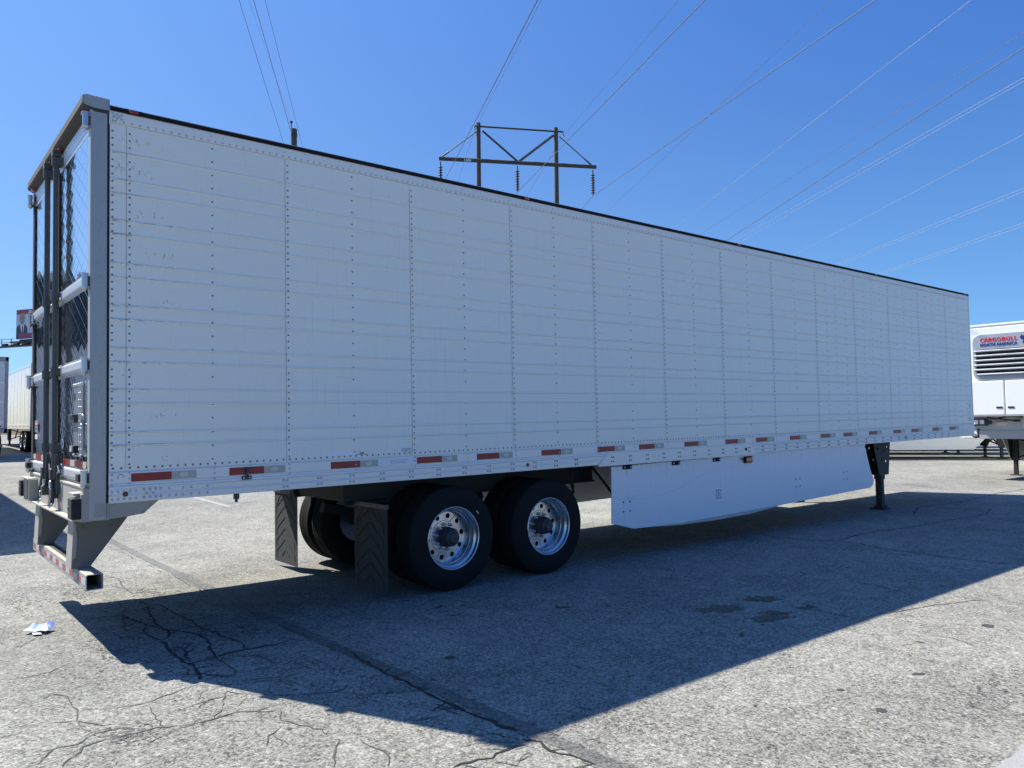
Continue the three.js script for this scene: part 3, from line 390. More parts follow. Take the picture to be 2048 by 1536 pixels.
  for (const [za, zb, side] of [[-2.525, -1.318, 'left'], [-1.272, -0.066, 'right']]) {
    const d = group('door', T);
    part('door_core', bx(0, 0.07, 1.25, 3.832, za, zb), postSteel, d);
    for (const [y0, y1, amp, sz] of [[2.79, 3.815, 0.0, 0.11], [2.178, 2.668, 0.0, 0.11], [1.368, 2.06, 0.0009, 0.09]]) part('quilted_sheet', quilt(za + 0.015, zb - 0.012, y0, y1, amp, sz), quilted, d);
    part('gasket', [bx(-0.008, 0, 1.25, 3.832, za, za + 0.014), bx(-0.008, 0, 1.25, 3.832, zb - 0.011, zb)], rubber, d);
    for (const [y0, y1] of [[2.668, 2.79], [2.058, 2.178], [1.247, 1.367]]) {
      const b = part('door_band', plate([[0, y0], [-0.008, y0 + 0.004], [-0.008, y0 + 0.022], [-0.02, y0 + 0.03], [-0.024, y0 + 0.042], [-0.024, y1 - 0.034], [-0.02, y1 - 0.024], [-0.008, y1 - 0.016], [-0.008, y1 - 0.004], [0, y1]], zb - 0.012, zb - za - 0.03, 0), bandAlu, d);
      const rv = []; for (let z = za + 0.03; z < zb - 0.02; z += 0.045) rv.push(rivetX(-0.008, y0 + 0.012, z, 0.006), rivetX(-0.008, y1 - 0.009, z, 0.006)); stuff(part('rivets', rv, rivetGrey, b));
    }
    part('top_strip', bx(-0.006, 0, 3.8, 3.832, za, zb), bandAlu, d);
    for (const yc of [3.868, 2.705, 2.106, 1.305]) { // hinges
      const o = side === 'left' ? -1 : 1, ze = side === 'left' ? -WID - 0.005 : 0.005;
      const hz = ze - o * 0.012;
      part('hinge', [new THREE.CylinderGeometry(0.021, 0.021, 0.094, 14).translate(-0.043, yc, hz), new THREE.CylinderGeometry(0.026, 0.026, 0.012, 14).translate(-0.043, yc + 0.052, hz), new THREE.CylinderGeometry(0.026, 0.02, 0.014, 14).translate(-0.043, yc - 0.054, hz), new THREE.SphereGeometry(0.012, 10, 6).translate(-0.043, yc - 0.064, hz)], chrome, d);
      part('hinge_strap', [bx(-0.034, -0.026, yc - 0.042, yc + 0.042, hz - o * 0.02, hz - o * 0.13, 0.003), bx(-0.034, 0.0, yc - 0.045, yc - 0.035, hz, hz - o * 0.07), bx(-0.034, 0.0, yc + 0.035, yc + 0.045, hz, hz - o * 0.07)], chrome, d);
      for (const yy of [-0.022, 0.022]) part('hinge_bolt', rivetX(-0.034, yc + yy, hz - o * 0.09, 0.009), rivetDark, d);
      if (yc < 1.4) part('rubber_stop', bx(-0.075, -0.024, yc - 0.025, yc + 0.03, hz - o * 0.03, hz - o * 0.13, 0.008), rubber, d);
    }
    const rz = side === 'left' ? -1.53 : -1.115, rd = group('lock_rod', d);
    part('rod', bar([-0.052, 1.13, rz], [-0.052, 3.93, rz], 0.0225, 16), galv, rd);
    for (const y of [3.86, 2.735, 2.115, 1.5]) part('rod_guide', [new THREE.CylinderGeometry(0.034, 0.034, 0.07, 14).translate(-0.052, y, rz), bx(-0.052, -0.006, y - 0.03, y + 0.03, rz - 0.055, rz + 0.055, 0.004)], galv, rd);
    part('rod_cam', bx(-0.085, -0.02, 3.9, 3.955, rz - 0.04, rz + 0.04, 0.008), galv, rd); part('rod_cam', bx(-0.085, -0.02, 1.09, 1.17, rz - 0.042, rz + 0.042, 0.008), galv, rd);
    for (const y of [2.705, 1.305]) part('guide_bolt', rivetX(-0.03, y, rz + 0.09, 0.016), chrome, rd);
    for (const [z0, z1, m] of side === 'right' ? [[-1.0, -0.7, tapeRed], [-0.69, -0.52, tapeWhite], [-0.51, -0.22, tapeRed], [-0.21, -0.1, tapeWhite]] : [[-2.5, -2.36, tapeWhite], [-2.35, -2.06, tapeRed], [-2.05, -1.9, tapeWhite], [-1.46, -1.34, tapeRed]]) printX('reflector', z0, z1, 1.368, 1.415, -0.0125, m, d);
  }
  part('centre_seal', [bx(-0.03, 0.01, 1.25, 3.83, -1.318, -1.272, 0.006), bx(-0.022, 0, 1.25, 3.83, -1.262, -1.235, 0.004)], rubber, T);
  // rod handles and latches bunched near the centre at the foot of the doors
  for (const [z, k] of [[-1.115, 1], [-1.53, -1]]) {
    const h = group('door_latch', T);
    part('latch_plate', bx(-0.05, -0.026, 1.13, 1.3, z + 0.05 * k - 0.05, z + 0.05 * k + 0.05, 0.006), galv, h);
    part('handle', [bar([-0.075, 1.3, z + 0.03], [-0.078, 1.15, z + 0.1 * k], 0.013, 8), bar([-0.078, 1.15, z + 0.1 * k], [-0.085, 1.06, z + 0.11 * k], 0.016, 8), bx(-0.092, -0.068, 1.25, 1.33, z - 0.01, z + 0.07, 0.008)], darkSteel, h);
    part('hasp', [new THREE.TorusGeometry(0.026, 0.008, 6, 14).rotateY(Math.PI / 2).translate(-0.075, 1.2, z - 0.05 * k), new THREE.TorusGeometry(0.022, 0.007, 6, 14).rotateY(1.2).translate(-0.082, 1.1, z + 0.06 * k), new THREE.TorusGeometry(0.02, 0.006, 6, 14).rotateX(0.6).rotateY(1.3).translate(-0.086, 1.04, z + 0.07 * k)], chrome, h);
    part('catch', [bar([-0.03, 1.33, z + 0.13], [-0.06, 1.45, z + 0.13], 0.011, 8), bar([-0.06, 1.45, z + 0.13], [-0.07, 1.25, z + 0.12], 0.011, 8)], darkSteel, h);
  }
  { // vent hatch on the right door
    const v = group('vent_hatch', T), z0 = -0.57, z1 = -0.22;
    part('hatch_panel', bx(-0.014, -0.004, 1.5, 1.985, z0 + 0.02, z1, 0.004), M(0.26, 0.27, 0.28, 0.4, 0.6), v);
    part('hatch_frame', [bx(-0.018, -0.008, 1.97, 1.998, z0, z1, 0.003), bx(-0.018, -0.008, 1.46, 1.98, -0.34, -0.315, 0.003), bx(-0.018, -0.008, 1.46, 1.98, -0.275, -0.255, 0.003)], chrome, v);
    stuff(part('rivets', [...Array.from({ length: 5 }, (_, i) => rivetX(-0.018, 1.985, z0 + 0.03 + i * 0.07, 0.009)), ...Array.from({ length: 9 }, (_, i) => rivetX(-0.018, 1.5 + i * 0.052, -0.327, 0.008)), ...Array.from({ length: 9 }, (_, i) => rivetX(-0.018, 1.5 + i * 0.052, -0.265, 0.008)), ...Array.from({ length: 5 }, (_, i) => rivetX(-0.018, 1.455, z0 + 0.04 + i * 0.065, 0.011))], chrome, v));
    part('slot', bx(-0.018, -0.01, 1.87, 1.92, z0 + 0.04, z0 + 0.08), rubber, v);
    part('hatch_latch', [bx(-0.04, -0.012, 1.7, 1.75, -0.62, -0.4, 0.006), bx(-0.05, -0.012, 1.745, 1.762, -0.56, -0.4, 0.004)], darkSteel, v);
    part('grip', new THREE.TorusGeometry(0.04, 0.005, 6, 16, 4.6).rotateY(-Math.PI / 2).translate(-0.02, 1.72, -0.2), chrome, v);
    part('drain_box', bx(-0.05, -0.006, 1.475, 1.53, -0.52, -0.36, 0.006), rubber, v); part('drain_tag', bx(-0.056, -0.05, 1.485, 1.522, -0.46, -0.39), bandAlu, v);
  }
  const oval = canvasTex(128, 256, (g) => { g.fillStyle = '#f4f4f4'; g.beginPath(); g.ellipse(64, 128, 62, 126, 0, 0, 7); g.fill(); g.strokeStyle = '#1d2c6b'; g.lineWidth = 12; g.beginPath(); g.ellipse(64, 128, 50, 112, 0, 0, 7); g.stroke(); g.fillStyle = '#1d2c6b'; g.beginPath(); g.moveTo(30, 110); g.lineTo(64, 60); g.lineTo(98, 110); g.fill(); g.fillStyle = '#c02a2a'; g.fillRect(28, 120, 72, 26); g.fillStyle = '#1d2c6b'; g.fillRect(36, 156, 56, 14); });
  part('oval_emblem', new THREE.CylinderGeometry(0.045, 0.045, 0.002, 28).rotateZ(Math.PI / 2).scale(1, 1.15, 1.3).translate(-0.012, 1.535, -1.02), new THREE.MeshStandardMaterial({ map: oval, roughness: 0.4 }), T);
  printX('shield_emblem', -2.42, -2.26, 1.62, 1.73, -0.0125, P(canvasTex(128, 128, (g) => { g.fillStyle = '#8b9096'; g.fillRect(0, 0, 128, 128); g.fillStyle = '#1f2f74'; g.beginPath(); g.moveTo(16, 40); g.lineTo(112, 40); g.lineTo(100, 90); g.lineTo(64, 122); g.lineTo(28, 90); g.fill(); g.fillStyle = '#c4282c'; g.fillRect(10, 26, 108, 26); g.fillStyle = '#fff'; g.fillRect(22, 34, 80, 8); g.fillRect(44, 70, 40, 8); })), T);
  printX('number_label', -2.41, -2.28, 1.555, 1.598, -0.0125, P(canvasTex(128, 48, (g) => { g.fillStyle = '#e9e9e6'; g.fillRect(0, 0, 128, 48); g.fillStyle = '#b7343a'; g.font = 'bold 34px sans-serif'; g.fillText('2004', 18, 37); })), T);
  // sill, ledge, dock bumpers
  part('rear_sill', [bx(-0.028, 0.12, 1.0, 1.243, -WID, -0.005, 0.004), bx(-0.034, -0.02, 1.225, 1.24, -WID + 0.1, -0.12, 0.003)], sillSteel, T);
  part('sill_ledge', bx(-0.082, 0.06, 0.984, 0.999, -WID + 0.02, -0.2, 0.003), sillSteel, T);
  { const stn = M(0.2, 0.195, 0.18, 0.8); for (const [z, y0, w] of [[-1.34, 1.2, 0.05], [-1.23, 1.2, 0.035], [-1.12, 1.19, 0.05], [-1.02, 1.18, 0.03]]) part('grease_run', plate([[0, 0], [w, 0], [w * 0.8, -0.1], [w * 0.55, -0.19], [w * 0.3, -0.12]].map(([a, b]) => [a + z, b + y0]), 0, 0.001).rotateY(-Math.PI / 2).translate(-0.0295, 0, 0), stn, T); }
  for (const [z0, z1, o] of [[-0.2, 0.002, 1], [-WID - 0.002, -WID + 0.2, -1]]) {
    const d = group('dock_bumper', T);
    part('rubber_block', bx(-0.122, -0.058, 1.02, 1.168, o > 0 ? z0 + 0.06 : z0, o > 0 ? z1 : z1 - 0.06, 0.01), rubber, d);
    part('bumper_bracket', o > 0 ? [bx(-0.06, -0.01, 1.0, 1.196, z0 - 0.04, z1 - 0.004, 0.005), bx(-0.1, -0.03, 1.186, 1.2, z0 - 0.04, z1 - 0.05, 0.003)] : [bx(-0.1, -0.028, 1.186, 1.2, z0 + 0.02, z1 + 0.24, 0.003), ...[0.0, 0.13, 0.3].map((q) => bx(-0.098, -0.028, 1.0, 1.19, z1 - 0.05 + q, z1 - 0.03 + q, 0.003))], sillSteel, d);
    part('bolt', rivetX(-0.122, 1.1, (z0 + z1) / 2, 0.012), rivetDark, d);
  }
  part('post_foot', [bx(-0.046, 0.0, 1.0, 1.235, -0.055, 0.004, 0.005)], sillSteel, T);
  // frame gussets under the rear corners
  for (const z of [-0.012, -WID + 0.03]) part('frame_gusset', plate([[0.005, 1.118], [0.46, 1.118], [0.35, 1.024], [0.24, 1.012], [0.005, 1.0]], z, 0.014, 0.002), sillSteel, T);
  // underride guard
  const guard = group('underride_guard', T);
  { const sq = new THREE.Shape(); const rs = (s, w, r) => { s.moveTo(-w + r, -w); s.lineTo(w - r, -w); s.quadraticCurveTo(w, -w, w, -w + r); s.lineTo(w, w - r); s.quadraticCurveTo(w, w, w - r, w); s.lineTo(-w + r, w); s.quadraticCurveTo(-w, w, -w, w - r); s.lineTo(-w, -w + r); s.quadraticCurveTo(-w, -w, -w + r, -w); }; rs(sq, 0.056, 0.01); const ho = new THREE.Path(); rs(ho, 0.05, 0.008); sq.holes.push(ho);
    part('bumper_tube', new THREE.ExtrudeGeometry(sq, { depth: 2.39, bevelEnabled: false, curveSegments: 4 }).translate(0.046, 0.556, -2.49), sillSteel, guard);
    for (let i = 0; i < 16; i++) printX(i % 2 ? 'white_reflector' : 'red_reflector', -2.46 + i * 0.1465, -2.46 + (i + 1) * 0.1465 - 0.002, 0.533, 0.578, -0.0112, i % 2 ? M(0.46, 0.46, 0.46, 0.6) : M(0.34, 0.1, 0.1, 0.6), guard);
    part('tread_strip', bx(0.02, 0.075, 0.6125, 0.6145, -1.95, -0.62), frameBlack, guard);
    for (const [zi, zo] of [[-0.62, -0.42], [-1.97, -2.17]]) {
      const l = group('guard_leg', guard), zf = Math.max(zi, zo), zb = Math.min(zi, zo), sh = [[-0.045, 0.613], [0.075, 0.613], [0.31, 0.93], [0.36, 1.0], [-0.03, 1.0]];
      part('side_plate', [plate(sh, zf, 0.006, 0.001), plate(sh, zb + 0.006, 0.006, 0.001)], legSteel, l);
      part('rear_flange', plate([[-0.05, 0.613], [-0.043, 0.613], [-0.026, 1.0], [-0.033, 1.0]], zf + 0.004, zf - zb + 0.008, 0.001), sillSteel, l);
      part('flange_lip', plate([[-0.045, 0.68], [-0.02, 0.7], [-0.01, 0.83], [-0.02, 0.95], [-0.035, 0.95]], zf + 0.007, 0.006, 0.001), sillSteel, l);
    } }
  // mud flaps
  for (const [z0, z1] of [[-0.645, -0.03], [-2.58, -1.965]]) {
    const f = group('mud_flap', T), zc = (z0 + z1) / 2, X = 2.4;
    part('flap_sheet', bx(X, X + 0.008, 0.075, 0.875, z0, z1, 0.003), flapRubber, f);
    part('flap_bar', bx(X - 0.012, X + 0.02, 0.86, 0.905, z0 - 0.005, z1 + 0.005, 0.004), darkSteel, f);
    part('hanger_arm', bar([X + 0.01, 0.89, z0 - 0.02], [X + 0.25, 0.93, z0 - 0.75 * (zc > -1 ? 1 : -1) * 0.9], 0.022, 10), darkSteel, f);
    for (let i = 0; i < 5; i++) part('flap_bolt', rivetX(X - 0.012, 0.883, z0 + 0.06 + i * 0.125, 0.009), rivetGrey, f);
    for (let i = 0; i < 6; i++) for (const s of [-1, 1]) { const y = 0.2 + i * 0.125; part('rib', [beam([X - 0.001, y + 0.02, zc + s * 0.015], [X - 0.001, y - 0.13 + (i === 0 ? 0.08 : 0), zc + s * (i === 0 ? 0.1 : 0.245)], 0.006, 0.009), ...(i ? [beam([X - 0.001, y - 0.13, zc + s * 0.245], [X - 0.001, y - 0.2, zc + s * 0.245], 0.006, 0.009)] : [])], ribRubber, f); }
    for (const s of [-1, 1]) part('rib', [beam([X - 0.001, 0.84, zc + s * 0.14], [X - 0.001, 0.72, zc + s * 0.245], 0.006, 0.009), beam([X - 0.001, 0.72, zc + s * 0.245], [X - 0.001, 0.66, zc + s * 0.245], 0.006, 0.009)], ribRubber, f);
  }
  // wheels, axles and slider frame
  for (const x of [3.165, 4.41]) {
    const y = 0.508 - TH * (x - 3.7) * 1;
    makeWheel(T, x, y, -0.055, false); makeWheel(T, x, y, -0.055 - 0.345, false, false); makeWheel(T, x, y, -WID + 0.055, true); makeWheel(T, x, y, -WID + 0.055 + 0.345, true, false);
    part('axle', bar([x, y, -0.3], [x, y, -WID + 0.3], 0.065, 14), underPaint, T);
    for (const z of [-0.8, -WID + 0.8]) { part('trailing_arm', beam([x - 0.55, 0.72, z], [x + 0.25, y + 0.02, z], 0.1, 0.09), underPaint, T); part('air_spring', latheZ([[0.08, 0], [0.13, 0.03], [0.115, 0.07], [0.13, 0.11], [0.115, 0.15], [0.1, 0.2]], 18).rotateX(-Math.PI / 2).translate(x + 0.28, y + 0.06, z), rubber, T); }
    part('brake_chamber', bar([x - 0.12, y + 0.02, -0.95], [x - 0.3, y + 0.06, -0.95], 0.085, 14), underPaint, T);
  }
  { const w = T.children.find((o) => o.name === 'wheel'); part('sidewall_label', new THREE.TorusGeometry(0.36, 0.005, 4, 8, 0.11).scale(1, 1, 0.3).rotateZ(0.62).translate(0, 0, 0.001), M(0.75, 0.75, 0.75, 0.6), w); }
  for (const z of [-0.72, -WID + 0.72]) part('slider_rail', [bx(2.3, 5.7, 0.86, 1.08, z - 0.05, z + 0.05), bx(2.3, 5.7, 0.86, 0.88, z - 0.09, z + 0.09)], underPaint, T);
  for (const x of [2.35, 3.75, 5.2]) part('slider_crossmember', bx(x, x + 0.14, 0.88, 1.06, -WID + 0.72, -0.72), underPaint, T);
  part('air_tank', bar([4.95, 0.9, -1.0], [4.95, 0.9, -1.75], 0.13, 18), underPaint, T);
  for (const pts of [[[4.82, 1.1, -0.28], [4.9, 0.98, -0.28], [5.0, 0.9, -0.3], [5.0, 0.78, -0.3]], [[5.0, 1.1, -0.3], [4.98, 0.95, -0.3], [5.02, 0.8, -0.31]], [[5.5, 1.08, -0.5], [5.6, 0.98, -0.5], [5.8, 0.78, -0.5], [5.95, 0.62, -0.52]]]) part('hose', tube(pts, 0.016), rubber, T);
  // hanging bracket bits at the rail's lower edge
  part('drain_valve', [bx(1.02, 1.06, 1.07, 1.116, -0.05, -0.02, 0.004), bar([1.04, 1.07, -0.035], [1.04, 1.045, -0.035], 0.012, 8)], darkSteel, T);
  // side skirts, near and far
  const sk = [[5.345, 0.434], [5.72, 0.335], [6.6, 0.312], [8.865, 0.336], [11.6, 0.386], [11.7, 0.43], [11.735, 0.5], [11.63, 0.67], [11.43, 1.14], [8.3, 1.14], [8.25, 1.1], [5.36, 1.08]];
  const skirt = part('side_skirt', plate(sk, -0.022, 0.014, 0.003), skirtMat, T), far = part('side_skirt', plate(sk, -WID + 0.036, 0.014, 0.003), skirtMat, T); far.userData.label = 'far side skirt, seen from behind under the trailer';
  part('skirt_lip', pushX([[-0.045, 0.255], [-0.03, 0.262], [-0.024, 0.29], [-0.026, 0.32]], 0, 1).applyMatrix4(new THREE.Matrix4().set(3.1, 0, 0, 5.75, 0, 1, 0, 0, 0, 0, 1, 0, 0, 0, 0, 1)), M(0.42, 0.41, 0.37, 0.7), skirt);
  const lipPts = [[5.75, 0.338], [6.6, 0.318], [7.6, 0.327], [8.9, 0.34], [8.7, 0.318], [8.1, 0.282], [7.4, 0.276], [6.6, 0.288]]; skirt.remove(skirt.children[0]);
  part('skirt_lip', plate(lipPts, -0.03, 0.006, 0.001), M(0.5, 0.49, 0.45, 0.7), skirt);
  for (const x of [5.62, 6.52, 7.36]) { const b = part('skirt_bracket', bx(x - 0.075, x + 0.075, 1.04, 1.088, -0.022, -0.008, 0.003), capBlack, T); for (const s of [-1, 1]) part('bracket_bolt', rivetZ(x + s * 0.05, 1.064, -0.008, 0.013), rivetAlu, b); }
  { const l = part('turn_lamp', bx(7.97, 8.16, 0.985, 1.075, -0.02, 0.012, 0.02), capBlack, T); part('lens', bx(7.995, 8.135, 1.0, 1.06, 0.01, 0.022, 0.012), lampAmber, l); part('lamp_cable', bar([7.9, 1.05, -0.01], [7.98, 1.03, -0.005], 0.008, 8), rubber, l); }
  for (const [x, y] of [[5.6, 0.605], [9.355, 0.624], [10.78, 0.637]]) for (const sx of [-0.055, 0.055]) for (const sy of [-0.055, 0.055]) part('skirt_bolt', rivetZ(x + sx, y + sy, -0.022, 0.012), rivetDark, skirt);
  printZ('skirt_emblem', 7.335, 7.45, 0.55, 0.67, -0.0212, P(canvasTex(128, 128, (g) => { g.fillStyle = '#dfe1e4'; g.fillRect(0, 0, 128, 128); g.strokeStyle = '#53607a'; g.lineWidth = 10; g.strokeRect(8, 8, 112, 112); g.fillStyle = '#53607a'; g.beginPath(); g.arc(64, 46, 20, 0, 7); g.fill(); g.fillStyle = '#dfe1e4'; g.beginPath(); g.arc(64, 46, 9, 0, 7); g.fill(); g.fillStyle = '#53607a'; g.beginPath(); g.moveTo(30, 76); g.quadraticCurveTo(64, 118, 98, 76); g.lineTo(84, 76); g.quadraticCurveTo(64, 96, 44, 76); g.fill(); })), skirt);
  const wing = part('rail_wing_plate', plate([[5.1, 1.098], [8.26, 1.098], [8.1, 1.243], [5.255, 1.243]], 0.0185, 0.006, 0.0015), railAlu, T);
  for (let x = 5.32; x < 8.1; x += 0.3035) for (const dx of [0, 0.032]) for (const y of [1.196, 1.146]) part('wing_bolt', rivetZ(x + dx, y, 0.0185, 0.0098), rivetDark, wing);
  part('wing_light', new THREE.CylinderGeometry(0.02, 0.02, 0.01, 16).rotateX(Math.PI / 2).translate(7.985, 1.176, 0.022), rubber, wing);
  // landing gear
  const gear = group('landing_gear', T);
  for (const z of [-0.45, -WID + 0.45]) {
    const x = 12.85, f = -0.112;
    part('leg_tube', bx(x - 0.07, x + 0.07, 0.42, 1.1, z - 0.07, z + 0.07, 0.008), frameBlack, gear);
    part('inner_tube', bx(x - 0.055, x + 0.055, f + 0.03, 0.44, z - 0.055, z + 0.055, 0.006), frameBlack, gear);
    part('foot', [bx(x - 0.15, x + 0.15, f, f + 0.025, z - 0.13, z + 0.13, 0.006), bx(x - 0.09, x + 0.09, f + 0.025, f + 0.06, z - 0.08, z + 0.08, 0.006)], frameBlack, gear);
    const hl = [[x - 0.2, 0.98, 0.028], [x + 0.17, 1.0, 0.022], [x - 0.06, 0.78, 0.03], [x + 0.11, 0.75, 0.03], [x + 0.02, 0.93, 0.02]];
    part('gusset', [plate([[x - 0.36, 1.11], [x + 0.3, 1.11], [x + 0.2, 0.5], [x - 0.16, 0.5], [x - 0.2, 0.62]], z + 0.078, 0.008, 0, hl), plate([[x - 0.36, 1.11], [x + 0.3, 1.11], [x + 0.2, 0.5], [x - 0.16, 0.5]], z - 0.07, 0.008, 0, hl)], frameBlack, gear);
  }
  part('cross_brace', [beam([12.85, 0.6, -0.5], [12.85, 1.05, -WID + 0.5], 0.03, 0.05), beam([12.85, 1.05, -0.5], [12.85, 0.6, -WID + 0.5], 0.03, 0.05), beam([12.85, 0.72, -0.45], [12.85, 0.72, -WID + 0.45], 0.04, 0.04)], frameBlack, gear);
  part('back_brace', [beam([12.85, 0.55, -0.95], [14.0, 1.1, -0.95], 0.05, 0.05), beam([12.85, 0.55, -1.65], [14.0, 1.1, -1.65], 0.05, 0.05)], frameBlack, gear);
  part('coupler_plate', bx(14.0, 15.9, 1.1, 1.13, -WID + 0.3, -0.3), underPaint, T);
}

// ---------------------------------------------------------------- the other trailers
// local frame: rear at x = 0, nose at x = L, centred on z = 0, ground at y = 0
const wallBlue = M(0.55, 0.57, 0.6, 0.45), greyPost = M(0.3, 0.3, 0.29, 0.6, 0.2), roofGrey = M(0.5, 0.51, 0.53, 0.45, 0.3);
function vanBody(t, L, { skirt = false, bright = white, legX = L - 3.0, wheelX = [1.9, 3.15], doors = true, roofY = 4.08 } = {}) {
  const hw = 1.295;
  for (const s of [-1, 1]) {
    const w = part('side_wall', bx(0.02, L, 1.3, roofY - 0.06, s * hw - s * 0.05, s * hw), bright, t);
    for (let x = 0.6; x < L - 0.2; x += 1.22) part('wall_seam', bx(x, x + 0.02, 1.32, roofY - 0.1, s * hw, s * (hw + 0.006)), bright, w);
    part('bottom_rail', bx(0.02, L, 1.1, 1.3, s * (hw - 0.04), s * (hw + 0.01), 0.004), railAlu, t);
    part('top_rail', bx(0.02, L, roofY - 0.14, roofY, s * (hw - 0.04), s * (hw + 0.008), 0.004), bandAlu, t);
    for (let x = 0.4; x < L - 0.4; x += 1.3) part('red_reflector', bx(x, x + 0.28, 1.2, 1.255, s * hw, s * (hw + 0.013)), tapeRed, t);
  }
  part('roof', bx(0, L, roofY - 0.03, roofY - 0.005, -hw + 0.04, hw - 0.04), roofGrey, t); part('floor', bx(0.02, L - 0.02, 1.12, 1.28, -hw + 0.05, hw - 0.05), underPaint, t);
  part('front_wall', bx(L - 0.05, L + 0.01, 1.1, roofY, -hw, hw, 0.01), bright, t);
  // rear frame and doors, facing -x
  part('rear_frame', [bx(-0.02, 0.1, 1.0, roofY, -hw - 0.005, -hw + 0.11, 0.008), bx(-0.02, 0.1, 1.0, roofY, hw - 0.11, hw + 0.005, 0.008), bx(-0.02, 0.1, roofY - 0.16, roofY + 0.01, -hw, hw, 0.008), bx(-0.02, 0.1, 1.0, 1.2, -hw, hw, 0.008)], greyPost, t);
  if (doors) for (const s of [-1, 1]) { const d = part('door', bx(-0.01, 0.05, 1.21, roofY - 0.17, s * 0.012, s * (hw - 0.115), 0.006), wallBlue, t); for (const z of [0.2, 0.75]) part('lock_rod', bar([-0.035, 1.15, s * z], [-0.035, roofY - 0.1, s * z], 0.016, 8), chrome, d); for (const y of [1.4, 2.2, 3.0, 3.7]) part('hinge', bx(-0.03, -0.008, y, y + 0.08, s * (hw - 0.12), s * (hw - 0.36), 0.004), chrome, d); for (const z of [0.3, 0.85]) part('reflector', bx(-0.014, -0.009, 1.26, 1.31, s * z, s * (z + 0.26)), tapeRed, d); }
  part('underride_guard', [bx(-0.02, 0.08, 0.45, 0.56, -1.15, 1.15, 0.008), bx(0, 0.1, 0.56, 1.02, -0.7, -0.55), bx(0, 0.1, 0.56, 1.02, 0.55, 0.7)], legSteel, t);
  for (const x of wheelX) { for (const s of [-1, 1]) { makeWheel(t, x, 0.505, s * (hw - 0.03), s < 0, true); makeWheel(t, x, 0.505, s * (hw - 0.37), s < 0, false); } part('axle', bar([x, 0.505, -1], [x, 0.505, 1], 0.065, 10), underPaint, t); }
  part('slider_frame', [bx(wheelX[0] - 0.8, wheelX[1] + 1.2, 0.86, 1.1, -0.6, -0.5), bx(wheelX[0] - 0.8, wheelX[1] + 1.2, 0.86, 1.1, 0.5, 0.6), ...wheelX.map((x) => bx(x - 0.5, x - 0.4, 0.6, 0.9, -0.6, 0.6))], underPaint, t);
  const g = group('landing_gear', t);
  for (const s of [-1, 1]) { part('leg_tube', [bx(legX - 0.07, legX + 0.07, 0.42, 1.1, s * 0.76 - 0.07, s * 0.76 + 0.07, 0.006)], frameBlack, g); part('inner_tube', bx(legX - 0.05, legX + 0.05, 0.02, 0.44, s * 0.76 - 0.05, s * 0.76 + 0.05, 0.006), frameBlack, g); part('foot', bx(legX - 0.14, legX + 0.14, 0, 0.025, s * 0.76 - 0.12, s * 0.76 + 0.12, 0.005), frameBlack, g); part('gusset', plate([[legX - 0.32, 1.11], [legX + 0.36, 1.11], [legX + 0.16, 0.46], [legX - 0.14, 0.46]], s * 0.76 + s * 0.085, 0.01, 0, [[legX + 0.15, 0.98, 0.025], [legX - 0.03, 0.76, 0.03]]), frameBlack, g); part('back_brace', beam([legX, 0.55, s * 0.5], [legX - 1.2, 1.1, s * 0.5], 0.05, 0.05), frameBlack, g); }
  part('cross_brace', [beam([legX, 0.5, -0.72], [legX, 1.05, 0.72], 0.04, 0.05), beam([legX, 1.05, -0.72], [legX, 0.5, 0.72], 0.04, 0.05)], frameBlack, g);
  if (skirt) for (const s of [-1, 1]) part('side_skirt', plate([[wheelX[1] + 1.0, 0.42], [wheelX[1] + 1.4, 0.34], [legX - 1.2, 0.38], [legX - 0.5, 1.1], [wheelX[1] + 1.0, 1.1]], s * (hw - 0.02), 0.014, 0.003), white, t);
  return t;
}
const font = await new FontLoader().loadAsync('fonts/droid/droid_sans_bold.typeface.json');
function lettering(name, txt, size, mat, parent, { width, depth = 0.003, faceMinusX = true, x = 0, y = 0, z = 0 }) {
  const g = new TextGeometry(txt, { font, size, depth, curveSegments: 4 }); g.computeBoundingBox(); const b = g.boundingBox;
  g.translate(-b.min.x, 0, 0).scale(width / (b.max.x - b.min.x), 1, 1);
  if (faceMinusX) g.rotateY(-Math.PI / 2); g.translate(x, y, z);
  return part(name, g, mat, parent);
}
const blueInk = M(0.012, 0.03, 0.2, 0.4), redInk = M(0.6, 0.015, 0.03, 0.4);
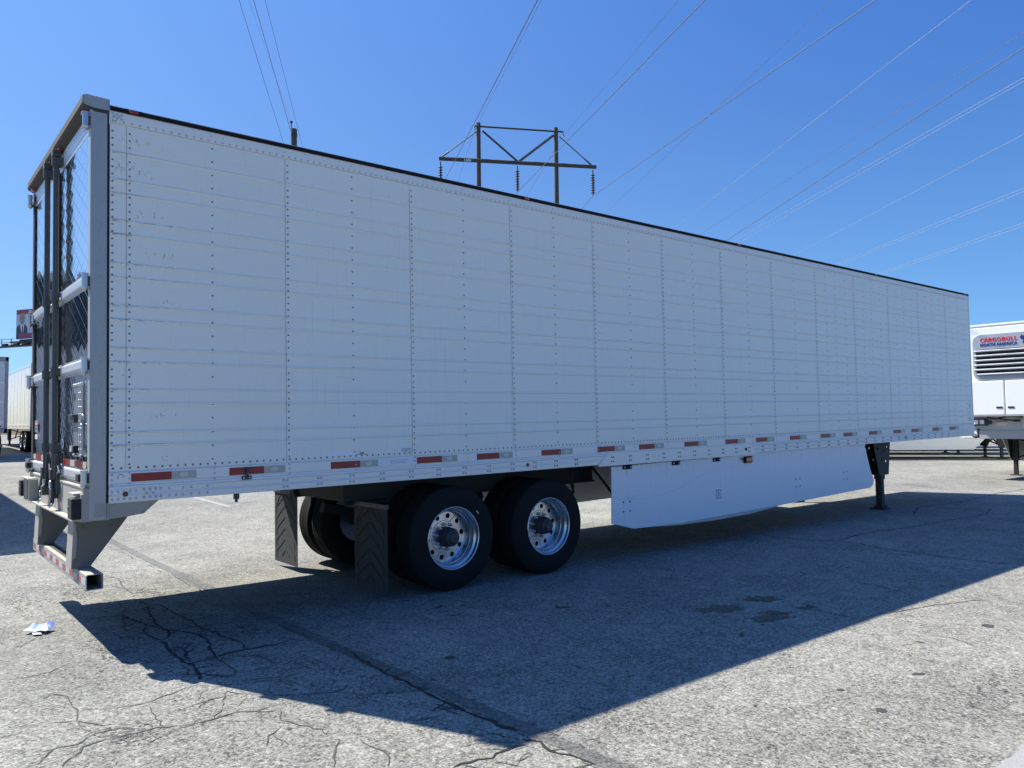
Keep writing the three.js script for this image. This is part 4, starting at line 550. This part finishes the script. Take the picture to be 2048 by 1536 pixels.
{ // refrigerated trailer facing us at the right, with its cooling unit on the nose
  const t = thing('reefer_trailer', 'white trailer with silver louvred cooling unit lettered CARGOBULL NORTH AMERICA on its nose', 'semi trailer');
  t.position.set(21.2 + 16.1, 0, -0.86); t.rotation.y = Math.PI;          // nose towards -x
  vanBody(t, 16.1, { skirt: true, legX: 16.1 - 2.4 });
  const u = group('cooling_unit', t), X = 16.1; // unit is built on the nose: local +x points at us; u is turned so that its own -x faces us
  u.position.set(X, 0, 0); u.rotation.y = Math.PI;
  const shell = M(0.82, 0.83, 0.84, 0.25, 0, { clearcoat: 0.7, clearcoatRoughness: 0.12 }), silver = M(0.4, 0.42, 0.45, 0.4, 0.3, { clearcoat: 0.3 });
  const face = (y0, y1, zc, hw, r, x0, d) => { const s = new THREE.Shape(); s.moveTo(-hw + r, y0); s.lineTo(hw - r, y0); s.quadraticCurveTo(hw, y0, hw, y0 + r); s.lineTo(hw, y1 - r); s.quadraticCurveTo(hw, y1, hw - r, y1); s.lineTo(-hw + r, y1); s.quadraticCurveTo(-hw, y1, -hw, y1 - r); s.lineTo(-hw, y0 + r); s.quadraticCurveTo(-hw, y0, -hw + r, y0); return new THREE.ExtrudeGeometry(s, { depth: d, bevelEnabled: true, bevelSize: 0.02, bevelThickness: 0.02, bevelOffset: -0.02, bevelSegments: 3, curveSegments: 8 }).rotateY(-Math.PI / 2).translate(x0 + d, 0, zc); };
  part('unit_shell', face(1.66, 3.93, 0, 1.06, 0.12, -0.58, 0.56), shell, u);
  part('grille_panel', face(2.58, 3.76, 0, 0.7, 0.22, -0.62, 0.03), silver, u);
  part('grille_recess', bx(-0.643, -0.622, 2.69, 3.37, -0.62, 0.62, 0.01), M(0.008, 0.008, 0.009, 0.8), u);
  for (let i = 0; i < 6; i++) { const y = 2.70 + i * 0.119, hw = 0.66 - (i === 0 ? 0.06 : 0); part('louvre', new THREE.ExtrudeGeometry((() => { const s = new THREE.Shape(); s.moveTo(0, 0); s.quadraticCurveTo(-0.045, 0.005, -0.052, 0.03); s.lineTo(-0.03, 0.054); s.lineTo(0, 0.05); return s; })(), { depth: hw * 2, bevelEnabled: false, curveSegments: 5 }).translate(-0.632, y, -hw), silver, u); }
  for (const s of [-1, 1]) { const d = part('access_door', face(1.69, 2.56, s * 0.5, 0.49, 0.04, -0.622, 0.03), shell, u); part('door_latch', bx(-0.655, -0.64, 1.86, 1.905, s * 0.04 + (s > 0 ? 0.02 : -0.16), s * 0.04 + (s > 0 ? 0.16 : -0.02), 0.006), rubber, d); }
  // lettering, read from in front: it runs towards the unit's +z
  lettering('lettering', 'CARGOBULL', 0.098, redInk, u, { width: 0.83, x: -0.645, y: 3.555, z: -0.51 });
  lettering('lettering', 'NORTH AMERICA', 0.08, blueInk, u, { width: 0.83, x: -0.645, y: 3.44, z: -0.51 });
  { const s = new THREE.Shape(); s.moveTo(0.02, 0.16); s.quadraticCurveTo(0.06, 0.19, 0.05, 0.22); s.lineTo(0.08, 0.19); s.quadraticCurveTo(0.2, 0.2, 0.32, 0.14); s.quadraticCurveTo(0.4, 0.16, 0.42, 0.22); s.quadraticCurveTo(0.41, 0.12, 0.35, 0.09); s.lineTo(0.38, 0.0); s.lineTo(0.34, 0.0); s.lineTo(0.3, 0.07); s.lineTo(0.16, 0.07); s.lineTo(0.1, 0.0); s.lineTo(0.07, 0.01); s.lineTo(0.1, 0.09); s.quadraticCurveTo(0.03, 0.1, 0.02, 0.16); part('bull_emblem', new THREE.ExtrudeGeometry(s, { depth: 0.003, bevelEnabled: false }).rotateY(-Math.PI / 2).translate(-0.645, 3.46, 0.36), blueInk, u); }
  part('unit_roof', bx(-0.56, 0.0, 3.92, 3.99, -1.0, 1.0, 0.02), M(0.3, 0.31, 0.34, 0.4, 0.3), u);
  // gear below the unit
  part('nose_plate', bx(-0.02, 0.02, 1.3, 1.66, -1.2, 1.2), M(0.42, 0.44, 0.46, 0.5, 0.2), u);
  part('connector_box', [bx(-0.14, -0.02, 1.42, 1.6, -0.98, -0.6, 0.02), bx(-0.18, -0.1, 1.46, 1.55, -0.62, -0.48, 0.02)], M(0.01, 0.02, 0.06, 0.5), u);
  for (const z of [-0.9, -0.76]) part('socket_label', bx(-0.145, -0.139, 1.46, 1.57, z, z + 0.1), M(0.7, 0.72, 0.75, 0.5), u);
  part('cable', tube([[-0.1, 1.64, -0.6], [-0.14, 1.6, -0.4], [-0.12, 1.66, -0.1], [-0.1, 1.64, 0.2]], 0.02), rubber, u);
  part('cable', tube([[-0.1, 1.6, -0.35], [-0.16, 1.57, -0.15], [-0.14, 1.55, 0.05]], 0.018), rubber, u); part('plug', bx(-0.17, -0.1, 1.52, 1.58, 0.02, 0.16, 0.015), rubber, u);
  part('air_hose', tube([[-0.08, 1.5, -1.05], [-0.16, 1.3, -1.02], [-0.12, 1.15, -0.95], [-0.05, 1.1, -0.88]], 0.018), rubber, u);
  part('red_notice', bx(-0.03, -0.018, 1.52, 1.54, -0.42, -0.16), redInk, u); part('notice_plate', bx(-0.028, -0.018, 1.42, 1.51, -0.42, -0.16), M(0.55, 0.56, 0.57, 0.6), u); part('data_plate', bx(-0.028, -0.018, 1.36, 1.62, 0.18, 0.42), M(0.5, 0.52, 0.53, 0.6), u);
  part('nose_rail', bx(-0.05, 0.0, 1.08, 1.3, -0.82, 1.25, 0.01), M(0.36, 0.38, 0.41, 0.5, 0.2), u); part('support_strut', bar([-0.03, 1.1, -0.84], [-0.03, 1.34, -0.84], 0.03, 10), rubber, u);
  part('nose_fairing', bx(-0.08, 0, 1.08, 1.22, -1.2, -0.9, 0.03), white, u);
}
{ // row of trailers further off, seen below the big trailer's rail
  const rows = [[37.05, -8.4, 'white trailer parked askew, its black landing legs seen beyond the big trailer nose'], [33.8, -5.6, 'white trailer parked askew close behind the lettered cooling unit trailer'], [40.3, -11.2, 'white trailer parked askew second behind the one with legs in view'], [43.6, -14, 'white trailer parked askew last of the far row']];
  let first = null;
  for (const [x, z, label] of rows) {
    if (!first) { first = thing('parked_trailer', label, 'semi trailer', 'trailers of the far row'); vanBody(first, 16.1, { skirt: true }); }
    const t = first.userData.used ? copyOf(first, label, 'trailers of the far row') : first; first.userData.used = true; delete t.userData.used; if (t === first) first.userData.used = true;
    t.rotation.y = -0.864; t.position.set(x - 0.65 * 13.1, 0, z - 0.76 * 13.1); // legs stand at x, z
  }
  delete first.userData.used;
}
{ // left background: a trailer seen along its sunlit side and one showing us its rear
  const a = thing('parked_trailer', 'long white trailer showing its sunlit side and wheels behind the mirror doors', 'semi trailer', 'trailers at the back of the yard');
  vanBody(a, 14.6, { wheelX: [1.9, 3.15] }); a.rotation.y = Math.PI / 2; a.position.set(4.1 + 1.3, groundAt(4, -36) - 0.02, -34.3); // nose away from us
  const b = thing('parked_trailer', 'grey framed trailer rear beside the long sunlit white trailer', 'semi trailer', 'trailers at the back of the yard');
  vanBody(b, 14.6, {}); b.rotation.y = Math.PI / 2; b.position.set(2.86 - 1.3, groundAt(2, -31), -30.8);
  // next trailer on our left: out of the picture, but its shadow and its reflection in the doors are in it
  const c = thing('parked_trailer', 'trailer beside the big one whose shadow falls behind the rear bumper', 'semi trailer', 'trailers at the back of the yard');
  vanBody(c, 16.1, { doors: false }); c.rotation.y = Math.PI / 2; c.position.set(-1.7, groundAt(-1, -12) - 0.02, -8.75);
  part('door', bx(-0.01, 0.05, 1.21, 2.86, -1.17, 1.17, 0.006), M(0.42, 0.44, 0.46, 0.5), c); part('grille_panel', bx(-0.03, 0.05, 2.88, 4.0, -1.17, 1.17, 0.02), M(0.012, 0.014, 0.02, 0.4), c);
}

// ---------------------------------------------------------------- billboard
{
  const t = thing('billboard', 'roadside billboard showing a man in a dark suit between two red bands', 'billboard');
  t.position.set(14.68, 0, -130); t.rotation.y = Math.atan2(-0.881, 0.474);   // local +x runs along the panel towards us
  const W = 14.6, Y0 = 14.7, Y1 = 19.1, dark = M(0.03, 0.032, 0.035, 0.7);
  const tex = canvasTex(1024, 320, (g, w, h) => {
    g.fillStyle = '#b9bfcb'; g.fillRect(0, 0, w, h); g.fillStyle = '#9a5058'; g.fillRect(0, 0, w, 52); g.fillStyle = '#a5566a'; g.fillRect(40, 262, w - 40, 58);
    g.fillStyle = '#4a525e'; g.beginPath(); g.moveTo(0, 320); g.lineTo(0, 205); g.quadraticCurveTo(10, 180, 62, 160); g.lineTo(120, 160); g.quadraticCurveTo(168, 178, 172, 214); g.lineTo(172, 262); g.lineTo(40, 262); g.lineTo(40, 320); g.fill();
    g.fillStyle = '#e8e8ea'; g.beginPath(); g.moveTo(58, 158); g.lineTo(120, 158); g.lineTo(108, 262); g.lineTo(84, 262); g.fill();
    g.fillStyle = '#262a38'; g.beginPath(); g.moveTo(86, 172); g.lineTo(102, 172); g.lineTo(106, 262); g.lineTo(86, 262); g.fill();
    g.fillStyle = '#a48d84'; g.fillRect(66, 130, 48, 36); g.beginPath(); g.ellipse(90, 92, 40, 62, 0, 0, 7); g.fill();
    g.fillStyle = '#8c6a5a'; g.beginPath(); g.ellipse(90, 42, 36, 16, 0, 3.1, 6.3); g.fill(); g.fillStyle = '#5e463c'; g.fillRect(66, 82, 18, 6); g.fillRect(98, 82, 18, 6); g.fillRect(74, 128, 34, 5); g.fillStyle = '#94705f'; g.fillRect(87, 88, 8, 24);
    g.fillStyle = '#f2eeee'; g.font = 'bold 46px sans-serif'; g.fillText('20', 178, 44); g.font = 'bold 40px sans-serif'; g.fillText('C', 236, 306);
  });
  part('panel', new THREE.BoxGeometry(W, Y1 - Y0, 0.25).translate(W / 2, (Y0 + Y1) / 2, 0), [0, 1, 2, 3, 4, 5].map((i) => (i === 4 ? new THREE.MeshStandardMaterial({ map: tex, roughness: 0.8 }) : dark)), t);
  part('back_frame', [bx(0.3, W - 0.3, Y0 - 0.55, Y0 - 0.05, -1.1, -0.2), bx(0.3, W - 0.3, Y0 - 0.7, Y0 - 0.5, -1.1, 1.3)], dark, t);
  part('catwalk', [bx(-3.6, W, Y0 - 1.25, Y0 - 1.1, 0.3, 1.3), ...[-1.5, 2, 6, 10].map((x) => beam([x, Y0 - 1.15, 0.9], [x + 1.2, Y0 - 0.6, -0.4], 0.2, 0.2))], dark, t);
  const r = group('guard_rail', t); for (let i = 0; i < 3; i++) part('rail_post', bx(-3.6 + i * 2.1 - 0.04, -3.6 + i * 2.1 + 0.04, Y0 - 1.15, Y0 - 0.1, 1.2, 1.28), dark, r); part('rail_post', bx(-3.64, -3.56, Y0 - 1.15, Y0 - 0.1, 0.3, 0.38), dark, r);
  for (const y of [Y0 - 0.14, Y0 - 0.6]) part('rail', [bx(-3.6, 1.2, y, y + 0.06, 1.21, 1.27), bx(-3.62, -3.56, y, y + 0.06, 0.3, 1.27)], dark, r);
  for (const x of [-1.2, 1.3]) part('flood_lamp', [bx(x, x + 0.9, Y0 - 1.1, Y0 - 0.75, 1.0, 1.5, 0.08)], dark, t);
  part('mast', bar([W / 2, 0, -0.7], [W / 2, Y0 - 0.1, -0.7], 0.55, 20), dark, t);
}

// ---------------------------------------------------------------- power line: u runs along the wires, s across them
const US = (u, s, y) => [CAM[0] + u * 0.4848 + s * 0.8746, y, CAM[2] - u * 0.8746 + s * 0.4848];
const wood = (() => { seed = 77; const t = canvasTex(128, 1024, (g, w, h) => { g.fillStyle = '#4b453c'; g.fillRect(0, 0, w, h); for (let i = 0; i < 500; i++) { g.fillStyle = `rgba(${rnd() < 0.5 ? '40,32,26' : '104,98,86'},${rr(0.08, 0.3)})`; g.fillRect(rr(0, w), rr(0, h), rr(1, 3), rr(30, 300)); } }); t.wrapS = t.wrapT = THREE.RepeatWrapping; return new THREE.MeshStandardMaterial({ map: t, roughness: 0.95 }); })();
const armWood = M(0.045, 0.042, 0.04, 0.9), insul = M(0.03, 0.012, 0.01, 0.5), wireGrey = M(0.12, 0.125, 0.13, 0.5, 0.5), wireAlu = M(0.3, 0.31, 0.33, 0.5, 0.5);
{
  const t = thing('h_frame_pole', 'two wooden poles joined by a numbered crossarm with three hanging brown insulators', 'power pole'), U = 45.5;
  for (const s of [6.55, 11.4]) part('pole', bar(US(U, s, 0), US(U, s, 19.83), 0.2, 14, 0.125), wood, t);
  part('crossarm', [beam(US(U - 0.27, 4.11, 17.4), US(U - 0.27, 13.89, 17.4), 0.22, 0.1)], armWood, t);
  part('top_arm', beam(US(U, 6.3, 19.62), US(U, 11.86, 19.6), 0.1, 0.1), armWood, t);
  for (const [a, b] of [[[6.8, 19.35], [8.98, 17.56]], [[11.25, 19.35], [9.02, 17.56]]]) part('cross_brace', beam(US(U, ...a), US(U, ...b), 0.11, 0.11), armWood, t);
  for (const [a, b] of [[[4.3, 17.6], [6.45, 19.3]], [[13.65, 17.6], [11.6, 19.3]]]) part('arm_brace', [bar(US(U, ...a), US(U, ...b), 0.035, 8), bar(US(U, ...a), US(U, a[0] + (b[0] - a[0]) * 0.2, a[1] + (b[1] - a[1]) * 0.2), 0.055, 8)], wireGrey, t);
  for (const s of [4.23, 8.94, 13.74]) { const g = group('insulator', t); part('rod', bar(US(U, s, 17.3), US(U, s, 15.7), 0.035, 8), armWood, g); for (let i = 0; i < 8; i++) { const p = US(U, s, 16.98 - i * 0.158); part('disc', new THREE.CylinderGeometry(0.06, 0.135, 0.075, 14).translate(...p), insul, g); } }
  for (const s of [6.3, 11.86]) part('shield_clamp', [bar(US(U, s, 19.6), US(U, s, 19.35), 0.03, 6), bar(US(U - 0.6, s, 19.25), US(U + 0.5, s, 19.35), 0.03, 6)], wireAlu, t);
  const g = new TextGeometry('100', { font, size: 0.22, depth: 0.01, curveSegments: 3 }); g.rotateY(-Math.PI * 29 / 180).translate(...US(U - 0.34, 5.55, 17.29)); part('pole_number', g, M(0.7, 0.7, 0.7, 0.6), t);
}
{
  const t = thing('utility_pole', 'single round wooden pole top with a thin pin showing above the trailer roof', 'power pole');
  part('pole', bar(US(31.5, -2.97, 0), US(31.5, -2.97, 13.5), 0.16, 14, 0.115), wood, t); part('pin', [bar(US(31.5, -3.08, 12.9), US(31.5, -3.08, 13.8), 0.018, 6), new THREE.SphereGeometry(0.06, 10, 8).translate(...US(31.5, -3.08, 13.78))], armWood, t);
  part('pole_band', bar(US(31.5, -2.97, 13.22), US(31.5, -2.97, 13.3), 0.13, 14), armWood, t); part('crossarm', beam(US(31.5, -3.6, 12.55), US(31.5, -2.4, 12.55), 0.12, 0.1), armWood, t);
}
// each wire: across-offset, two known points (u, height), how far it runs each way, thickness
const wire = (s, u0, y0, u1, y1, ua, ub, r, m, label, grp) => { r *= m === wireAlu ? 0.6 : 0.7; const k = (y1 - y0) / (u1 - u0), yy = (u) => y0 + k * (u - u0); return thingMesh('power_wire', bar(US(ua, s, yy(ua)), US(ub, s, yy(ub)), r, 6), m, label, 'wire', grp); };
const G = 'overhead wires';
for (const [s, u0, y0, u1, y1, l] of [[4.23, 18.64, 12.38, 45.5, 15.68, 'dark power wire hanging from the insulator beside the crossarm number'], [8.94, 18.93, 12.99, 45.5, 15.68, 'dark power wire hanging from the middle insulator of the crossarm'], [13.74, 18.45, 13.17, 45.5, 15.66, 'dark power wire hanging from the end insulator away from the crossarm number']]) wire(s, u0, y0, u1, y1, -6, 45.5, 0.021, wireGrey, l, G);
for (const [s, u0, y0, u1, y1, l] of [[6.3, 27.1, 17.28, 45.5, 19.35, 'thin shield wire from the pole top nearer the crossarm number'], [11.86, 27.45, 17.99, 45.5, 19.35, 'thin shield wire from the pole top further from the crossarm number']]) wire(s, u0, y0, u1, y1, -4, 45.5, 0.011, wireGrey, l, G);
for (const [s, y, l] of [[4.23, 15.68, 'power wire running on beyond the numbered crossarm end'], [8.94, 15.68, 'power wire running on beyond the middle insulator'], [13.74, 15.66, 'power wire running on beyond the far crossarm end'], [6.3, 19.35, 'thin shield wire running on beyond the nearer pole top'], [11.86, 19.35, 'thin shield wire running on beyond the further pole top']]) wire(s, 45.5, y, 160, y - 5, 45.5, 160, y > 17 ? 0.012 : 0.022, wireGrey, l, G);
for (const [s, u0, y0, u1, y1, r, m, l] of [[12.35, 18.4, 13, 38.3, 12.67, 0.008, wireGrey, 'faint thin wire crossing the right hand power wire of the crossarm'], [16.13, 17.7, 13, 38.4, 11.96, 0.011, wireAlu, 'pale single wire next to the crossarm wires in open sky'], [19.05, 19, 13, 41.3, 12.52, 0.009, wireGrey, 'faint single wire just above the dark single wire'], [19.83, 19.8, 13, 39.7, 11.76, 0.02, wireGrey, 'dark single wire between the faint wire and the pale twin wires'],
  [21.58, 21.6, 13, 41.7, 12.4, 0.011, wireAlu, 'pale twin wire beside the dark single wire'], [21.8, 21.8, 13, 41.4, 12.27, 0.011, wireAlu, 'pale twin wire beside the dark single wire'], [25.89, 26, 13, 42.4, 11.86, 0.011, wireAlu, 'pale single wire between two pairs of twin wires'],
  [31.99, 32.3, 13, 47.5, 12.42, 0.013, wireAlu, 'pale twin wire of the middle pair, below the lone pale wire'], [32.45, 32.7, 13, 47.6, 12.44, 0.013, wireAlu, 'pale twin wire of the middle pair, below the lone pale wire'], [37.66, 38.1, 13, 50.6, 12.55, 0.014, wireAlu, 'pale twin wire of the lowest pair, close above the trailer nose'], [38.3, 38.7, 13, 50.8, 12.6, 0.014, wireAlu, 'pale twin wire of the lowest pair, close above the trailer nose']]) wire(s, u0, y0, u1, y1, u0 - 60, u1 + 40, r, m, l, G);
for (const [s, u0, y0, u1, y1, r, l] of [[-3.43, 21.05, 13, 31.6, 13.06, 0.011, 'dark wire passing on the far left of the single pole top'], [-3.05, 21, 13.01, 31.28, 13.23, 0.013, 'dark wire meeting the single wooden pole top'], [-2.75, 20.97, 13.02, 32.57, 13.25, 0.009, 'dark wire passing just right of the single pole top'], [-3.08, 20.4, 12.67, 31.5, 13.75, 0.004, 'hair thin wire ending on the pin of the single pole']]) wire(s, u0, y0, u1, y1, u0 - 30, l.includes('pin') || l.includes('meeting') ? 31.5 : u1 + 60, r, wireGrey, l, G);

// ---------------------------------------------------------------- litter
{
  seed = 91; const W = 0.13, H = 0.18, n = 10, g = new THREE.PlaneGeometry(W, H, n, n).rotateX(-Math.PI / 2), q = g.attributes.position;
  for (let i = 0; i < q.count; i++) { const x = q.getX(i), z = q.getZ(i); q.setY(i, 0.006 + 0.05 * clamp((x - 0.005) / 0.06, 0, 1) ** 2 * 0.7 + 0.03 * fbm(x * 22 + 2, z * 22, 2)); }
  g.computeVertexNormals();
  const t = canvasTex(256, 320, (c) => { c.fillStyle = '#ced2da'; c.fillRect(0, 0, 256, 320); c.fillStyle = '#3f68c0'; c.beginPath(); c.moveTo(256, 200); c.lineTo(256, 320); c.lineTo(70, 320); c.quadraticCurveTo(150, 250, 256, 200); c.fill(); c.fillStyle = '#8fabe0'; c.fillRect(150, 40, 106, 130); c.fillStyle = '#9aa6ba'; for (let i = 0; i < 7; i++) c.fillRect(20, 30 + i * 22, rr(60, 110), 7); });
  const p = thingMesh('paper_scrap', g, new THREE.MeshStandardMaterial({ map: t, roughness: 0.6, side: THREE.DoubleSide }), 'crumpled white and blue printed paper lying on the asphalt', 'paper'); p.rotation.y = 0.9; p.position.set(-0.16, 0.004, -1.05);
  const tear = new THREE.Shape(); tear.moveTo(0, 0); tear.lineTo(0.1, 0.02); tear.lineTo(0.07, 0.05); tear.lineTo(0.09, 0.07); tear.lineTo(0.02, 0.06); const tg = new THREE.ExtrudeGeometry(tear, { depth: 0.001, bevelEnabled: false }).rotateX(-Math.PI / 2).rotateY(0.5); part('torn_corner', tg.translate(-0.11, 0.01, 0.085), M(0.8, 0.8, 0.8, 0.6), p);
}
{ // dry leaves
  const leaf = (() => { const s = new THREE.Shape(); s.moveTo(-0.05, 0); s.quadraticCurveTo(-0.02, 0.028, 0.03, 0.018); s.lineTo(0.055, 0); s.quadraticCurveTo(0, -0.03, -0.05, 0); const g = new THREE.ShapeGeometry(s, 6).rotateX(-Math.PI / 2), q = g.attributes.position; for (let i = 0; i < q.count; i++) q.setY(i, 0.006 + 3 * q.getZ(i) ** 2 + 2 * q.getX(i) ** 2); g.computeVertexNormals(); return g; })();
  const lm = M(0.11, 0.085, 0.04, 0.9); lm.side = THREE.DoubleSide;
  for (const [x, z, a, l] of [[2.68, 0.385, 0.3, 'curled brown leaf on the shaded asphalt behind the rear wheel'], [3.46, 1.08, 1.2, 'dark brown leaf on the shaded asphalt in front of the two wheels'], [3.5, 1.13, 2.4, 'small folded leaf touching the dark brown leaf'], [3.9, 2.65, 0.5, 'thin dry leaf in the shade near the oil stains']]) { const m = thingMesh('dry_leaf', leaf, lm, l, 'leaf'); m.position.set(x, 0.001, z); m.rotation.y = a; }
}
renderer.render(scene, camera);
